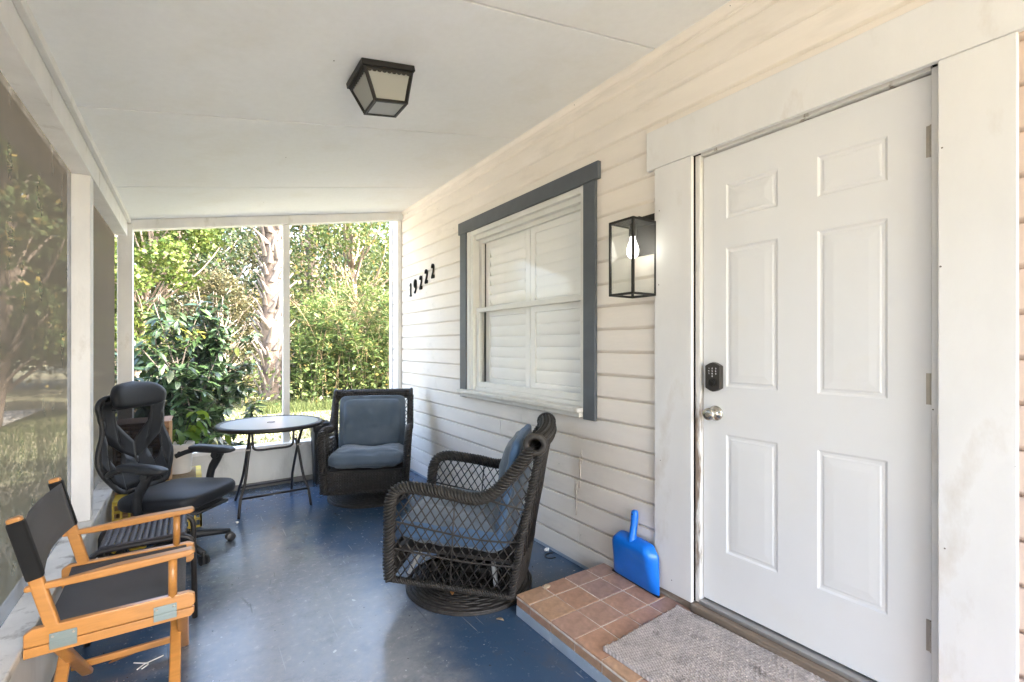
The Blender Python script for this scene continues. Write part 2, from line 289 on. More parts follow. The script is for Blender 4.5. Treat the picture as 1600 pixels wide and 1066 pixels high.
# ---------------------------------------------------------------- mesh builder
class MB:
    def __init__(s): s.v = []; s.f = []; s.mi = []
    def add(s, vs, fs, mi=0):
        b = len(s.v); s.v += [tuple(p) for p in vs]; s.f += [tuple(b+i for i in f) for f in fs]; s.mi += [mi]*len(fs); return s
    def box(s, x0, x1, y0, y1, z0, z1, mi=0, M=None):
        vs = [Vector((x, y, z)) for z in (z0, z1) for y in (y0, y1) for x in (x0, x1)]
        if M is not None: vs = [M @ p for p in vs]
        return s.add(vs, [(0,2,3,1), (4,5,7,6), (0,1,5,4), (2,6,7,3), (0,4,6,2), (1,3,7,5)], mi)
    def bar(s, a, b, w, h, up=(0,0,1), mi=0):
        a = Vector(a); b = Vector(b); d = (b-a).normalized(); u = Vector(up); sd_ = d.cross(u)
        if sd_.length < 1e-5: sd_ = d.cross(Vector((1,0,0)))
        sd_.normalize(); u = sd_.cross(d)
        vs = []
        for p in (a, b):
            for q in ((-1,-1), (1,-1), (1,1), (-1,1)): vs.append(p + sd_*q[0]*w/2 + u*q[1]*h/2)
        return s.add(vs, [(3,2,1,0), (4,5,6,7), (0,1,5,4), (1,2,6,5), (2,3,7,6), (3,0,4,7)], mi)
    def tube(s, pts, r, n=8, closed=False, mi=0, caps=True):
        P = [Vector(p) for p in pts]; N = len(P); R = r if hasattr(r, '__len__') else [r]*N
        ts = []
        for i in range(N):
            a = P[(i-1) % N] if (closed or i > 0) else P[i]; b = P[(i+1) % N] if (closed or i < N-1) else P[i]
            t = (b-a); ts.append(t.normalized() if t.length > 1e-9 else Vector((0,0,1)))
        u = ts[0].orthogonal().normalized(); vs = []
        for i in range(N):
            t = ts[i]; u = (u - t*u.dot(t)); u = u.normalized() if u.length > 1e-6 else t.orthogonal().normalized()
            w_ = t.cross(u)
            for k in range(n):
                a = 2*PI*(k+.5)/n; vs.append(P[i] + (u*math.cos(a) + w_*math.sin(a))*R[i])
        fs = []
        for i in range(N if closed else N-1):
            j = (i+1) % N
            for k in range(n): fs.append((i*n+k, i*n+(k+1) % n, j*n+(k+1) % n, j*n+k))
        if caps and not closed:
            fs.append(tuple(range(n-1, -1, -1))); fs.append(tuple((N-1)*n+k for k in range(n)))
        return s.add(vs, fs, mi)
    def lathe(s, prof, n=24, c=(0,0,0), mi=0, M=None):
        vs = []
        for r, z in prof:
            for k in range(n):
                a = 2*PI*k/n; vs.append(Vector((c[0]+r*math.cos(a), c[1]+r*math.sin(a), c[2]+z)))
        if M is not None: vs = [M @ p for p in vs]
        fs = [(i*n+k, i*n+(k+1) % n, (i+1)*n+(k+1) % n, (i+1)*n+k) for i in range(len(prof)-1) for k in range(n)]
        return s.add(vs, fs, mi)
    def prism(s, poly, depth, fn, mi=0):
        """poly of (a,b); fn(a,b,d) -> point; d in 0..depth"""
        n = len(poly); vs = [fn(a, b, 0) for a, b in poly] + [fn(a, b, depth) for a, b in poly]
        fs = [tuple(range(n-1, -1, -1)), tuple(range(n, 2*n))] + [(i, (i+1) % n, n+(i+1) % n, n+i) for i in range(n)]
        return s.add(vs, fs, mi)
    def mesh(s, name, mats, smooth=False, fixn=True):
        me = bpy.data.meshes.new(name); me.from_pydata(s.v, [], s.f)
        for m in (mats if isinstance(mats, (list, tuple)) else [mats]): me.materials.append(MATS[m])
        if any(s.mi): me.polygons.foreach_set('material_index', s.mi)
        if fixn:
            bm = bmesh.new(); bm.from_mesh(me); bmesh.ops.recalc_face_normals(bm, faces=bm.faces); bm.to_mesh(me); bm.free()
        if smooth:
            me.polygons.foreach_set('use_smooth', [True]*len(me.polygons))
        me.update(); return me
    def build(s, name, mats, parent=None, smooth=False, bevel=0, fixn=True, loc=None):
        o = bpy.data.objects.new(name, s.mesh(name, mats, smooth, fixn)); C.objects.link(o)
        if parent is not None: o.parent = parent
        if loc: o.location = loc
        if bevel:
            b = o.modifiers.new('bevel', 'BEVEL'); b.width = bevel; b.segments = 2; b.limit_method = 'ANGLE'; b.angle_limit = math.radians(40)
            if smooth is False:
                o.data.polygons.foreach_set('use_smooth', [True]*len(o.data.polygons))
                b.harden_normals = True
        elif smooth == 'auto':
            e = o.modifiers.new('split', 'EDGE_SPLIT'); e.split_angle = math.radians(40)
        return o
def box(name, m, parent, x0, x1, y0, y1, z0, z1, bevel=.003):
    """a box whose origin sits at its own centre"""
    c = ((x0+x1)/2, (y0+y1)/2, (z0+z1)/2); b = MB(); b.box(x0-c[0], x1-c[0], y0-c[1], y1-c[1], z0-c[2], z1-c[2])
    return b.build(name, m, parent, bevel=bevel, loc=c)
def tag(o, label, cat=None, group=None, kind=None):
    if label: o['label'] = label
    if cat: o['category'] = cat
    if group: o['group'] = group
    if kind: o['kind'] = kind
    return o
def thing(name, label, cat, loc=(0,0,0), rz=0, group=None):
    o = bpy.data.objects.new(name, None); C.objects.link(o); o.location = loc; o.rotation_euler = (0,0,rz); o.empty_display_size = .1
    return tag(o, label, cat, group)
def copy_tree(o, parent=None):
    c = o.copy(); C.objects.link(c); c.parent = parent
    for ch in list(o.children): copy_tree(ch, c)
    return c
def arc(p, r0, a0, a1, n): return [(p[0]+r0*math.cos(a0+(a1-a0)*i/n), p[1]+r0*math.sin(a0+(a1-a0)*i/n)) for i in range(n+1)]
def smoothpath(pts, sub=6, closed=False):
    """Catmull-Rom"""
    P = [Vector(p) for p in pts]; n = len(P); out = []
    for i in range(n if closed else n-1):
        p0 = P[(i-1) % n] if closed or i > 0 else P[i]; p1 = P[i]; p2 = P[(i+1) % n]; p3 = P[(i+2) % n] if closed or i < n-2 else p2
        for k in range(sub):
            t = k/sub; out.append(.5*((2*p1) + (p2-p0)*t + (2*p0-5*p1+4*p2-p3)*t*t + (3*p1-p0-3*p2+p3)*t**3))
    if not closed: out.append(P[-1])
    return out

# ================================================================ SETTING
WX = 1.94
CK = (2.80-2.36)/2.36
def ceil_z(x): return 2.80 - CK*(WX-x)
# ground sheet, gently uneven
b = MB(); N = 60
def gz(x, y):
    d = max(0, math.hypot(x-.7, y-2)-4.5)
    return -.16 + .05*noise.noise(Vector((x*.15, y*.15, 0)))*min(1, d/4) + (.0 if d < 12 else (d-12)*.004)
xs = [-200,-120,-70,-40] + [-28+i*1.4 for i in range(41)] + [40,70,120,200]
vs = [(x, y, gz(x, y)) for y in xs for x in xs]; n_ = len(xs)
b.add(vs, [(j*n_+i, j*n_+i+1, (j+1)*n_+i+1, (j+1)*n_+i) for j in range(n_-1) for i in range(n_-1)])
tag(b.build('ground', 'ground', smooth=True), None, kind='structure')
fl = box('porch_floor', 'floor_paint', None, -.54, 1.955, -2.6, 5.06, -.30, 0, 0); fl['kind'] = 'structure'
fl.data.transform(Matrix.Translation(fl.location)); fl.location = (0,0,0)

b = MB(); nn_ = 24  # unseen pale slab, added to bounce sunlight into the porch
dv = [(-9.5+6.7*i/4, -9+24*j/nn_) for j in range(nn_+1) for i in range(5)]
b.add([(x, y, max(gz(x, y), -.17)+.035) for x, y in dv], [(j*5+i, j*5+i+1, (j+1)*5+i+1, (j+1)*5+i) for j in range(nn_) for i in range(4)])
tag(b.build('bounce_slab', 'bounce_concrete', smooth=True), None, kind='structure')

# ================================================================ HOUSE
H = thing('house', 'cream lap sided house wall with white front door and shuttered window', 'house', (WX, 2, 0))
def hb(name, m, x0, x1, y0, y1, z0, z1, bevel=.003, parent=None):
    p = parent or H; off = Vector(H.location) if p is H else Vector(H.location)+Vector(p.location)
    return box(name, m, p, x0-off[0], x1-off[0], y0-off[1], y1-off[1], z0-off[2], z1-off[2], bevel)
def part(name, parent, loc):           # an empty-free part: returns local offset helper
    pass
# dutch-lap siding boards
EXP = .128
def board_profile(z0, z1):
    """x proud of wall as z runs up one board; cove at its top"""
    top = z0+EXP
    pts = [(z0, .004), (z0+.001, -.002), (z0+.006, -.0075), (z0+.0145, -.0165), (z0+.017, -.0180), (z0+.020, -.0184), (top-.004, -.0160), (top, -.0150)]
    pts = [(min(q, z1), x) for q, x in pts]
    pts.append((min(top, z1), .004))
    out = []
    for p in pts:
        if not out or (abs(p[0]-out[-1][0]) > 1e-6 or abs(p[1]-out[-1][1]) > 1e-6): out.append(p)
    return out
def siding(z0, zlo, zhi, y0, y1, m='siding'):
    pr = [(max(z, zlo), x) for z, x in board_profile(z0, zhi)]
    cy_ = (y0+y1)/2; bb = MB()
    L_ = y1-y0; sag = random.uniform(-.001, .001)
    bb.prism(pr, L_, lambda a, c, d: (c, d-L_/2, a-z0))
    o = bb.build('siding_board', m, H, loc=(0+sag, cy_-2, z0))
    return o
DOOR = (.40, 1.42, 0, 2.30); WIN = (2.02, 3.52, .935, 2.30)
for k in range(22):
    z0 = k*EXP; z1 = min(z0+EXP, 2.765)
    segs = [(-4.0, 5.36, z0, z1)]
    for (ya, yb, za, zb) in (DOOR, WIN):
        ns = []
        for (y0, y1, a, c) in segs:
            if c <= za+1e-4 or a >= zb-1e-4 or y1 <= ya or y0 >= yb: ns.append((y0, y1, a, c)); continue
            if y0 < ya: ns.append((y0, ya, a, c))
            if y1 > yb: ns.append((yb, y1, a, c))
            if a < za: ns.append((max(y0, ya), min(y1, yb), a, za))
            if c > zb: ns.append((max(y0, ya), min(y1, yb), zb, c))
        segs = ns
    for (y0, y1, a, c) in segs:
        lo, hi = max(y0+.5, 1.2), min(y1-.5, 4.6)
        if hi > lo+.3 and k > 0:               # long runs are made of two boards with a butt joint
            j = random.uniform(lo, hi); siding(z0, a, c, y0, j-.0012); siding(z0, a, c, j+.0012, y1)
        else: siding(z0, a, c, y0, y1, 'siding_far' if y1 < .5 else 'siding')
# wall body behind the boards, with the two openings
for (y0, y1, z0, z1) in [(-4, .40, -.3, 3.0), (.40, 1.42, 2.24, 3.0), (.40, 1.42, -.3, .098), (1.42, 2.02, -.3, 3.0), (2.02, 3.52, -.3, .935), (2.02, 3.52, 2.30, 3.0), (3.52, 5.36, -.3, 3.0)]:
    hb('wall', 'siding', WX+.0045, WX+.14, y0, y1, z0, z1, 0)
hb('end_wall', 'siding', WX+.14, 9.0, 5.22, 5.36, -.3, 3.0, 0)
hb('back_wall', 'siding', 8.86, 9.0, -4, 5.22, -.3, 3.0, 0)
hb('side_wall', 'siding', WX+.14, 8.86, -4, -3.86, -.3, 3.0, 0)
# foundation strip where floor paint has been brushed up the wall
hb('base_strip', 'riser_paint', WX-.0195, WX-.0166, 1.93, 4.96, .001, .020, 0)
# roof of the house
bb = MB(); bb.prism([(WX-.05, 3.0), (5.5, 4.5), (9.4, 2.9), (9.4, 2.82), (5.5, 4.38), (WX-.05, 2.88)], 10.0, lambda a, c, d: (a-WX, d-4.3-2, c)); bb.build('roof', 'roof', H)
# corner board, crown moulding, porch end post on the wall
hb('corner_board', 'trim_white', WX-.030, WX-.0165, 5.28, 5.362, -.1, 2.80)
bb = MB(); prof = [(2.800, 0), (2.800, -.042), (2.790, -.042), (2.784, -.036), (2.772, -.030), (2.762, -.022), (2.752, -.0215), (2.750, -.018), (2.742, -.018), (2.742, 0)]
bb.prism(prof, 5.36+1.6, lambda a, c, d: (c, d-1.6-2, a)); bb.build('crown_moulding', 'siding', H)

for (y, z0, z1) in ((2.10, .47, .66), (2.13, .30, .49), (2.52, .36, .47), (2.085, .62, .70)):
    bb = MB(); nn = 8; pts = [(-.0205, y-2+.010*noise.noise(Vector((i*.9, y*9, 0))), z0+(z1-z0)*i/nn) for i in range(nn+1)]
    bb.tube(pts, [.0018+.0022*abs(noise.noise(Vector((i*1.3, y*5, 2)))) for i in range(nn+1)], 6); bb.build('dried_drip', 'drip', H, True)
# ---- front door
DY0, DY1 = .489, 1.297
D = bpy.data.objects.new('door', None)
def sub_empty(name, loc):
    o = bpy.data.objects.new(name, None); C.objects.link(o); o.parent = H; o.location = Vector(loc)-Vector(H.location); o.empty_display_size = .1; return o
bpy.data.objects.remove(D)
DX = WX+.012                      # door face plane
DZ0, DZ1 = .165, 2.187
def door_mesh():
    """slab with six raised panels moulded into the face"""
    bb = MB(); T = .042
    cols = [(.603, .820), (.965, 1.187)]; rows = [(.405, .93), (1.14, 1.755), (1.882, 2.036)]
    ys = sorted([DY0, DY1] + [v for c in cols for v in c]); zs = sorted([DZ0, DZ1] + [v for r in rows for v in r])
    for i in range(len(ys)-1):
        for j in range(len(zs)-1):
            y0, y1, z0, z1 = ys[i], ys[i+1], zs[j], zs[j+1]
            if (y0, y1) in cols and (z0, z1) in rows:
                rings = [(0, 0), (.008, .0050), (.017, .0050), (.023, .0022), (.029, .0022), (.054, .0003)]
                vs = []
                for ins, dep in rings:
                    vs += [(dep, y0+ins, z0+ins), (dep, y1-ins, z0+ins), (dep, y1-ins, z1-ins), (dep, y0+ins, z1-ins)]
                fs = []
                for r in range(len(rings)-1):
                    for k in range(4): fs.append((r*4+k, r*4+(k+1) % 4, (r+1)*4+(k+1) % 4, (r+1)*4+k))
                q = (len(rings)-1)*4; fs.append((q, q+1, q+2, q+3)); bb.add(vs, fs)
            else:
                bb.add([(0, y0, z0), (0, y1, z0), (0, y1, z1), (0, y0, z1)], [(0, 1, 2, 3)])
    bb.add([(0,DY0,DZ0), (0,DY1,DZ0), (0,DY1,DZ1), (0,DY0,DZ1), (T,DY0,DZ0), (T,DY1,DZ0), (T,DY1,DZ1), (T,DY0,DZ1)],
           [(0,1,5,4), (1,2,6,5), (2,3,7,6), (3,0,4,7), (4,5,6,7)])
    return bb
bb = door_mesh(); off = Vector((0, -2, 0))
bb.v = [(p[0]+DX-WX, p[1]-2, p[2]) for p in bb.v]
door = MB.build(bb, 'door', 'door_paint', H, fixn=False)
bm = bmesh.new(); bm.from_mesh(door.data); bmesh.ops.remove_doubles(bm, verts=bm.verts, dist=1e-5); bmesh.ops.recalc_face_normals(bm, faces=bm.faces); bm.to_mesh(door.data); bm.free()
door['label'] = 'white six panel front door'
def dpart(bb, name, m, smooth=False, bevel=0): 
    bb.v = [(p[0]-WX, p[1]-2, p[2]) for p in bb.v]
    return bb.build(name, m, door, smooth=smooth, bevel=bevel)
# keypad lock
ky, kz = 1.236, 1.182
def kprof(sx, sz, dz=0):
    pts = [(-sx, -sz*.78), (-sx*.75, -sz*.86), (-sx*.35, -sz*.98), (0, -sz*1.03), (sx*.35, -sz*.98), (sx*.75, -sz*.86), (sx, -sz*.78)]
    return pts + [(-a, -c) for a, c in pts]
bb = MB(); bb.prism(kprof(.037, .064), .028, lambda a, c, d: (DX-d, ky+a, kz+c)); kp = dpart(bb, 'keypad_lock', 'bronze', bevel=.004)
kp['label'] = 'dark bronze keypad deadbolt'
bb = MB(); Mx = Matrix.Translation((DX-.028, ky, kz-.024)) @ Matrix.Rotation(-PI/2, 4, 'Y'); bb.lathe([(.019,0), (.019,.004), (.0165,.006), (.0165,.011), (.014,.013), (0,.013)], 24, M=Mx); bb.box(DX-.046, DX-.040, ky-.003, ky+.003, kz-.038, kz-.010); dpart(bb, 'lock_cylinder', 'black_metal', 'auto')
bb = MB()
SEG = {'0':'abcdef','1':'bc','2':'abged','3':'abgcd','4':'fgbc','5':'afgcd','6':'afgedc','7':'abc','8':'abcdefg','9':'abcdfg'}
def seg_digit(bb, ch, yc, zc, w_, h_, t, x0, x1):
    a = {'a':((-w_,h_),(w_,h_)), 'b':((w_,h_),(w_,0)), 'c':((w_,0),(w_,-h_)), 'd':((-w_,-h_),(w_,-h_)), 'e':((-w_,0),(-w_,-h_)), 'f':((-w_,h_),(-w_,0)), 'g':((-w_,0),(w_,0))}
    for s_ in SEG[ch]:
        (p, q), (r, u) = a[s_]; bb.bar((x0, yc-p, zc+q), (x0, yc-r, zc+u), t, t, (1,0,0))
for r, row in enumerate(['123', '456', '789', ' 0 ']):
    for c_, ch in enumerate(row):
        if ch != ' ': seg_digit(bb, ch, ky+.017-.017*c_, kz+.038-r*.0115, .0016, .0028, .0011, DX-.0285, DX-.0285)
dpart(bb, 'keypad_digits', 'key_white')
bb = MB(); ny, nz = 1.236, 1.018; Mx = Matrix.Translation((DX, ny, nz)) @ Matrix.Rotation(-PI/2, 4, 'Y')
bb.lathe([(.034,0), (.034,.004), (.030,.009), (.018,.013), (.014,.018), (.0135,.030), (.018,.036), (.025,.043), (.0275,.052), (.027,.060), (.022,.066), (.010,.068), (0,.068)], 32, M=Mx)
kn = dpart(bb, 'door_knob', 'nickel', True)
bb = MB(); Mx = Matrix.Translation((DX-.067, ny, nz)) @ Matrix.Rotation(-PI/2, 4, 'Y'); bb.lathe([(.010,0), (.010,.0025), (.008,.003), (0,.003)], 20, M=Mx); bb.box(DX-.0705, DX-.0695, ny-.001, ny+.001, nz-.005, nz+.005); dpart(bb, 'keyhole', 'hinge_metal', 'auto')
for z in (1.975, 1.183, .394):
    bb = MB(); 
    for k in range(5): bb.lathe([(0,-.0095), (.0065,-.0095), (.0065,.0095), (0,.0095)], 12, c=(DX-.006, DY0-.004, z-.04+.02*k))
    bb.box(DX-.003, DX-.0002, DY0-.004, DY0+.012, z-.05, z+.05); dpart(bb, 'hinge', 'hinge_metal', 'auto')
# door casing: wide painted boards
hb('jamb', 'jamb_worn', WX-.010, WX+.05, 1.301, 1.327, .10, 2.20, .004)
hb('jamb', 'trim_white', WX-.006, WX+.05, .462, .4845, .12, 2.20, .002)
hb('head_jamb', 'jamb_worn', WX-.008, WX+.05, .4848, 1.3005, 2.193, 2.212, .003)
hb('door_stop', 'dark_interior', WX+.0545, WX+.10, .42, 1.40, .09, 2.24, 0)
hb('casing', 'trim_white', WX-.038, WX-.017, 1.3272, 1.537, .135, 2.199, .004)
hb('casing', 'trim_white', WX-.038, WX-.017, .291, .4618, .02, 2.199, .004)
hb('casing_head', 'trim_white', WX-.041, WX-.017, .23, 1.585, 2.2, 2.394, .004)
hb('rotten_base', 'threshold_wood', WX-.033, WX-.018, 1.31, 1.78, .101, .134, .004)
hb('threshold', 'threshold_wood', WX-.050, WX+.05, .40, 1.325, .101, .140, .006)
hb('threshold_plate', 'threshold_metal', WX-.022, WX+.05, .46, 1.30, .1405, .158, .003)

# ---- window
def wb(name, m, x0, x1, y0, y1, z0, z1, bevel=.003, parent=None): 
    return hb(name, m, x0, x1, y0, y1, z0, z1, bevel)
Wn = bpy.data.objects.new('window', None); C.objects.link(Wn); Wn.parent = H; Wn.location = (0, 2.75-2, .935)
Wn['label'] = 'double hung window with grey casing and closed white shutters'
def wn(name, m, x0, x1, y0, y1, z0, z1, bevel=.003):
    return box(name, m, Wn, x0-WX, x1-WX, y0-2.75, y1-2.75, z0-.935, z1-.935, bevel)
wn('side_casing', 'trim_grey', WX-.040, WX-.0175, 1.955, 2.052, .89, 2.272)
wn('side_casing', 'trim_grey', WX-.040, WX-.0175, 3.485, 3.590, .89, 2.272)
wn('head_casing', 'trim_grey', WX-.044, WX-.0175, 1.925, 3.615, 2.2725, 2.372)
wn('frame_jamb', 'window_white', WX-.030, WX+.09, 3.435, 3.4845, .958, 2.272)
wn('frame_jamb', 'window_white', WX-.022, WX+.09, 3.395, 3.4345, .958, 2.232)
wn('frame_jamb', 'window_white', WX-.030, WX+.09, 2.0525, 2.085, .958, 2.272)
wn('frame_head', 'window_white', WX-.026, WX+.09, 2.0855, 3.4345, 2.2325, 2.2715)
wn('frame_head', 'window_white', WX+.002, WX+.09, 2.0855, 3.3945, 2.195, 2.2320)
wn('sill', 'sill_white', WX-.085, WX+.09, 2.053, 3.56, .930, .957, .005)
wn('apron', 'sill_white', WX-.062, WX-.018, 2.060, 3.55, .898, .9295, .006)
# sashes: upper set back, lower in front
def sash(x0, x1, z0, z1, bot, top):
    wn('stile', 'window_white', x0, x1, 3.345, 3.3945, z0, z1)
    wn('stile', 'window_white', x0, x1, 2.0855, 2.120, z0, z1)
    wn('rail', 'window_white', x0, x1, 2.1205, 3.3445, z0, z0+bot); wn('rail', 'window_white', x0, x1, 2.1205, 3.3445, z1-top, z1)
    xm = (x0+x1)/2; wn('pane', 'window_glass', xm-.002, xm+.002, 2.1205, 3.3445, z0+bot, z1-top, 0)
sash(WX+.004, WX+.034, .985, 1.632, .045, .034)
sash(WX+.038, WX+.066, 1.60, 2.195, .034, .030)
wn('sash_stop', 'window_white', WX-.004, WX+.002, 2.086, 3.394, .9575, .985, .002)
# plantation shutters behind the glass
SX = WX+.072
for (y0, y1) in ((2.105, 2.722), (2.728, 3.34)):
    for (a, c, e, g) in ((y0, y0+.055, .97, 2.20), (y1-.055, y1, .97, 2.20), (y0+.0555, y1-.0555, .97, 1.06), (y0+.0555, y1-.0555, 1.56, 1.65), (y0+.0555, y1-.0555, 2.12, 2.20)):
        wn('shutter_frame', 'shutter_white', SX, SX+.026, a, c, e, g)
    for (za, zb, nl) in ((1.064, 1.556, 6), (1.654, 2.116, 6)):
        h_ = (zb-za)/nl
        for k in range(nl):
            zc = za+h_*(k+.5); lv = MB(); tilt = math.radians(83 if not (za > 1.6 and y0 > 2.7) else 70+k*1.0)
            M_ = Matrix.Rotation(tilt, 4, 'Y'); W_ = .044
            prof = [(W_*math.cos(t), .005*math.sin(t)) for t in [2*PI*i/10 for i in range(10)]]
            L_ = y1-y0-.116; lv.prism(prof, L_, lambda a, c, d: M_ @ Vector((a, d-L_/2, c)))
            lv.build('louver', 'shutter_white', Wn, smooth='auto', loc=(SX+.013-WX, (y0+y1)/2-2.75, zc-.935))
wn('shutter_backing', 'dark_interior', SX+.07, SX+.09, 2.05, 3.5, .94, 2.28, 0)

# ---- house number
DIG = {'1': [[(-.35,.62), (.05,.95), (.05,-.95)], [(-.4,-.95), (.45,-.95)]],
       '9': [[(.55,.35), (.45,.8), (0,.95), (-.45,.8), (-.58,.38), (-.42,.0), (0,-.1), (.42,.05), (.57,.4), (.5,-.25), (.25,-.75), (-.15,-.97), (-.45,-.88)]],
       '2': [[(-.5,.5), (-.4,.82), (0,.95), (.42,.82), (.52,.45), (.35,.05), (-.05,-.4), (-.5,-.88), (-.05,-.84), (.55,-.9), (.58,-.6)]]}
nums = [('1', 4.728, 1.917, 'black metal digit one, leftmost of the house number on the siding'),
        ('9', 4.604, 1.941, 'black metal digit nine, second of the house number on the siding'),
        ('2', 4.460, 1.962, 'black metal digit two right after the nine of the house number'),
        ('2', 4.327, 2.008, 'black metal digit two, the middle one of the three twos'),
        ('2', 4.174, 2.041, 'black metal digit two, highest and nearest the window of the house number')]
for ch, y, z, lb in nums:
    bb = MB()
    for st in DIG[ch]:
        pts = smoothpath([(0, -p[0]*.040, p[1]*.066) for p in st], 5) if len(st) > 3 else [(0, -p[0]*.040, p[1]*.066) for p in st]
        for a, c in zip(pts[:-1], pts[1:]):
            a = Vector(a); c = Vector(c); d = (c-a).normalized()*.003; bb.bar(a-d, c+d, .019, .010, (1,0,0))
    o = bb.build('house_number', 'black_metal', loc=(WX-.0245, y, z)); tag(o, lb, 'house number', 'digits of the house number')

# ================================================================ PORCH
Pq = thing('screened_porch', 'white timber porch with insect screens, low knee wall and sloping ceiling', 'porch', (.7, 5.0, 0))
def pb(name, m, x0, x1, y0, y1, z0, z1, bevel=.003): return box(name, m, Pq, x0-.7, x1-.7, y0-5, y1-5, z0, z1, bevel)
# ceiling panels
seams = [-2.40, -.91, .31, 1.53, 2.75, 4.0, 5.02]
for a, c in zip(seams[:-1], seams[1:]):
    bb = MB(); y0 = a+.0055; y1 = c-.0055; xm = (-.46+WX)/2; ym = (y0+y1)/2
    zz = lambda x: ceil_z(x)
    vs = [(x, y, zz(x)+t) for t in (0, .012) for y in (y0, y1) for x in (-.52, WX+.0)]
    vs = [(p[0]-xm, p[1]-ym, p[2]) for p in vs]
    bb.add(vs, [(0,2,3,1), (4,5,7,6), (0,1,5,4), (2,6,7,3), (0,4,6,2), (1,3,7,5)])
    bb.build('ceiling_panel', 'ceiling', Pq, loc=(xm-.7, ym-5, 0), bevel=.0015)
bb = MB()
vs = [(x-.7, y-5, ceil_z(x)+t) for t in (.030, .11) for y in (-2.44, 5.25) for x in (-.75, WX-.001)]
bb.add(vs, [(0,2,3,1), (4,5,7,6), (0,1,5,4), (2,6,7,3), (0,4,6,2), (1,3,7,5)]); bb.build('roof_deck', 'roof', Pq)
# left eave beam, posts, sill, knee wall
pb('beam', 'porch_white', -.535, -.435, -2.40, 5.02, 2.215, 2.338)
pb('beam_trim', 'porch_white', -.4348, -.412, -2.40, 4.985, 2.325, 2.362)
pb('post', 'porch_white', -.530, -.440, 3.285, 3.372, .405, 2.2148, .004)
pb('post', 'porch_white', -.530, -.440, .31, .40, .405, 2.2148, .004)
pb('corner_post', 'porch_white', -.500, -.402, 4.93, 5.02, .405, 2.2148+.10, .004)
pb('sill', 'sill_worn', -.56, -.425, -2.4, 4.90, .372, .404, .006)
pb('knee_wall', 'knee_white', -.53, -.445, -2.4, 4.97, 0.0, .3718, .003)
pb('kick_board', 'base_dirty', -.4448, -.432, -2.4, 4.95, 0.001, .045, .003)
# end wall
pb('knee_wall', 'knee_white', -.4449, 1.90, 4.972, 5.04, 0.0, .3548, .003)
pb('sill', 'porch_white', -.424, 1.90, 4.93, 5.06, .355, .392, .005)
pb('kick_board', 'base_dirty', -.43, 1.90, 4.952, 4.9718, .001, .050, .003)
pb('mullion', 'porch_white', .722, .782, 4.965, 5.025, .3925, ceil_z(.72)-.085, .003)
pb('end_post', 'porch_white', 1.878, 1.922, 5.00, 5.06, .02, 2.71, .003)
bb = MB()
hx0, hx1 = -.50, 1.922
vs = [(x-.7, y-5, ceil_z(x)-t) for t in (.082, .002) for y in (4.955, 5.05) for x in (hx0, hx1)]
bb.add(vs, [(0,2,3,1), (4,5,7,6), (0,1,5,4), (2,6,7,3), (0,4,6,2), (1,3,7,5)]); bb.build('header', 'porch_white', Pq, bevel=.003)
# screens: slightly slack cloth
def screen(name, m, axis, c, a0, a1, z0, z1f, amp, na=30, nz=24, seed=0):
    bb = MB(); vs = []
    for j in range(nz+1):
        for i in range(na+1):
            a = a0+(a1-a0)*i/na; z1 = z1f(a); z = z0+(z1-z0)*j/nz
            e = min(1, 6*min(i/na, 1-i/na))*min(1, 6*min(j/nz, 1-j/nz))
            d = amp*e*(noise.noise(Vector((a*3+seed, z*1.3, seed))) + .7*noise.noise(Vector((a*9, z*3+seed, 3)))*(1.4-j/nz))
            vs.append((c+d-.7, a-5, z) if axis == 'x' else (a-.7, c+d-5, z))
    bb.add(vs, [(j*(na+1)+i, j*(na+1)+i+1, (j+1)*(na+1)+i+1, (j+1)*(na+1)+i) for j in range(nz) for i in range(na)])
    return bb.build(name, m, Pq, smooth=True)
s1 = screen('screen', 'screen_dense', 'x', -.515, .40, 3.286, .404, lambda a: 2.216, .010, 60, 40, 1); s1['label'] = 'brownish sun screen with wrinkles between posts'
screen('screen', 'screen_grazing', 'x', -.515, 3.371, 4.931, .404, lambda a: 2.216, .006, 30, 30, 5)
screen('screen', 'screen_dense', 'x', -.515, -2.4, .311, .404, lambda a: 2.216, .008, 30, 30, 9)
s2 = screen('screen', 'screen_clear', 'y', 5.00, -.403, .723, .392, lambda a: ceil_z(a)-.081, .002, 12, 12, 2); s2['label'] = 'clear insect screen in end opening'
screen('screen', 'screen_clear', 'y', 5.00, .781, 1.879, .392, lambda a: ceil_z(a)-.081, .002, 12, 12, 3)

# ---- tiled entry step
SXF, SYF, SH = 1.318, 1.898, .10
st = thing('entry_step', 'low terracotta tiled step with white grout below the front door', 'step', (1.6, .9, 0))
def sb(name, m, x0, x1, y0, y1, z0, z1, bevel=.002): return box(name, m, st, x0-1.6, x1-1.6, y0-.9, y1-.9, z0, z1, bevel)
sb('step_body', 'grout', SXF+.004, WX-.018, -.2, SYF-.004, .0, SH-.003, 0)
xs_ = [SXF, 1.472, 1.626, 1.780, WX-.019]; ys_ = [SYF, 1.788] + [1.788-.157*i for i in range(1, 14)]
for i in range(4):
    for j in range(len(ys_)-1):
        g = .0042 if (i > 0 or j == 0 or j > 4) else .0022
        o = sb('tile', 'tile%d' % random.choice([0,1,0,1,2] if i < 2 else [2,3,0,3,4]), xs_[i]+(g if i else 0), xs_[i+1]-g, ys_[j+1]+g, ys_[j]-(g if j else 0), SH-.010, SH+random.uniform(-.0005, .0007), .0018)
for j in range(len(ys_)-1):
    sb('riser_tile', 'tile%d' % random.choice([0,1,4]), SXF-.001, SXF+.0039, ys_[j+1]+.004, ys_[j]-.004, .046+random.uniform(-.004, .004), SH-.0175, .001)
sb('mortar_lip', 'grout', SXF-.003, SXF+.0036, -.2, SYF+.001, SH-.0165, SH-.0085, .0015)
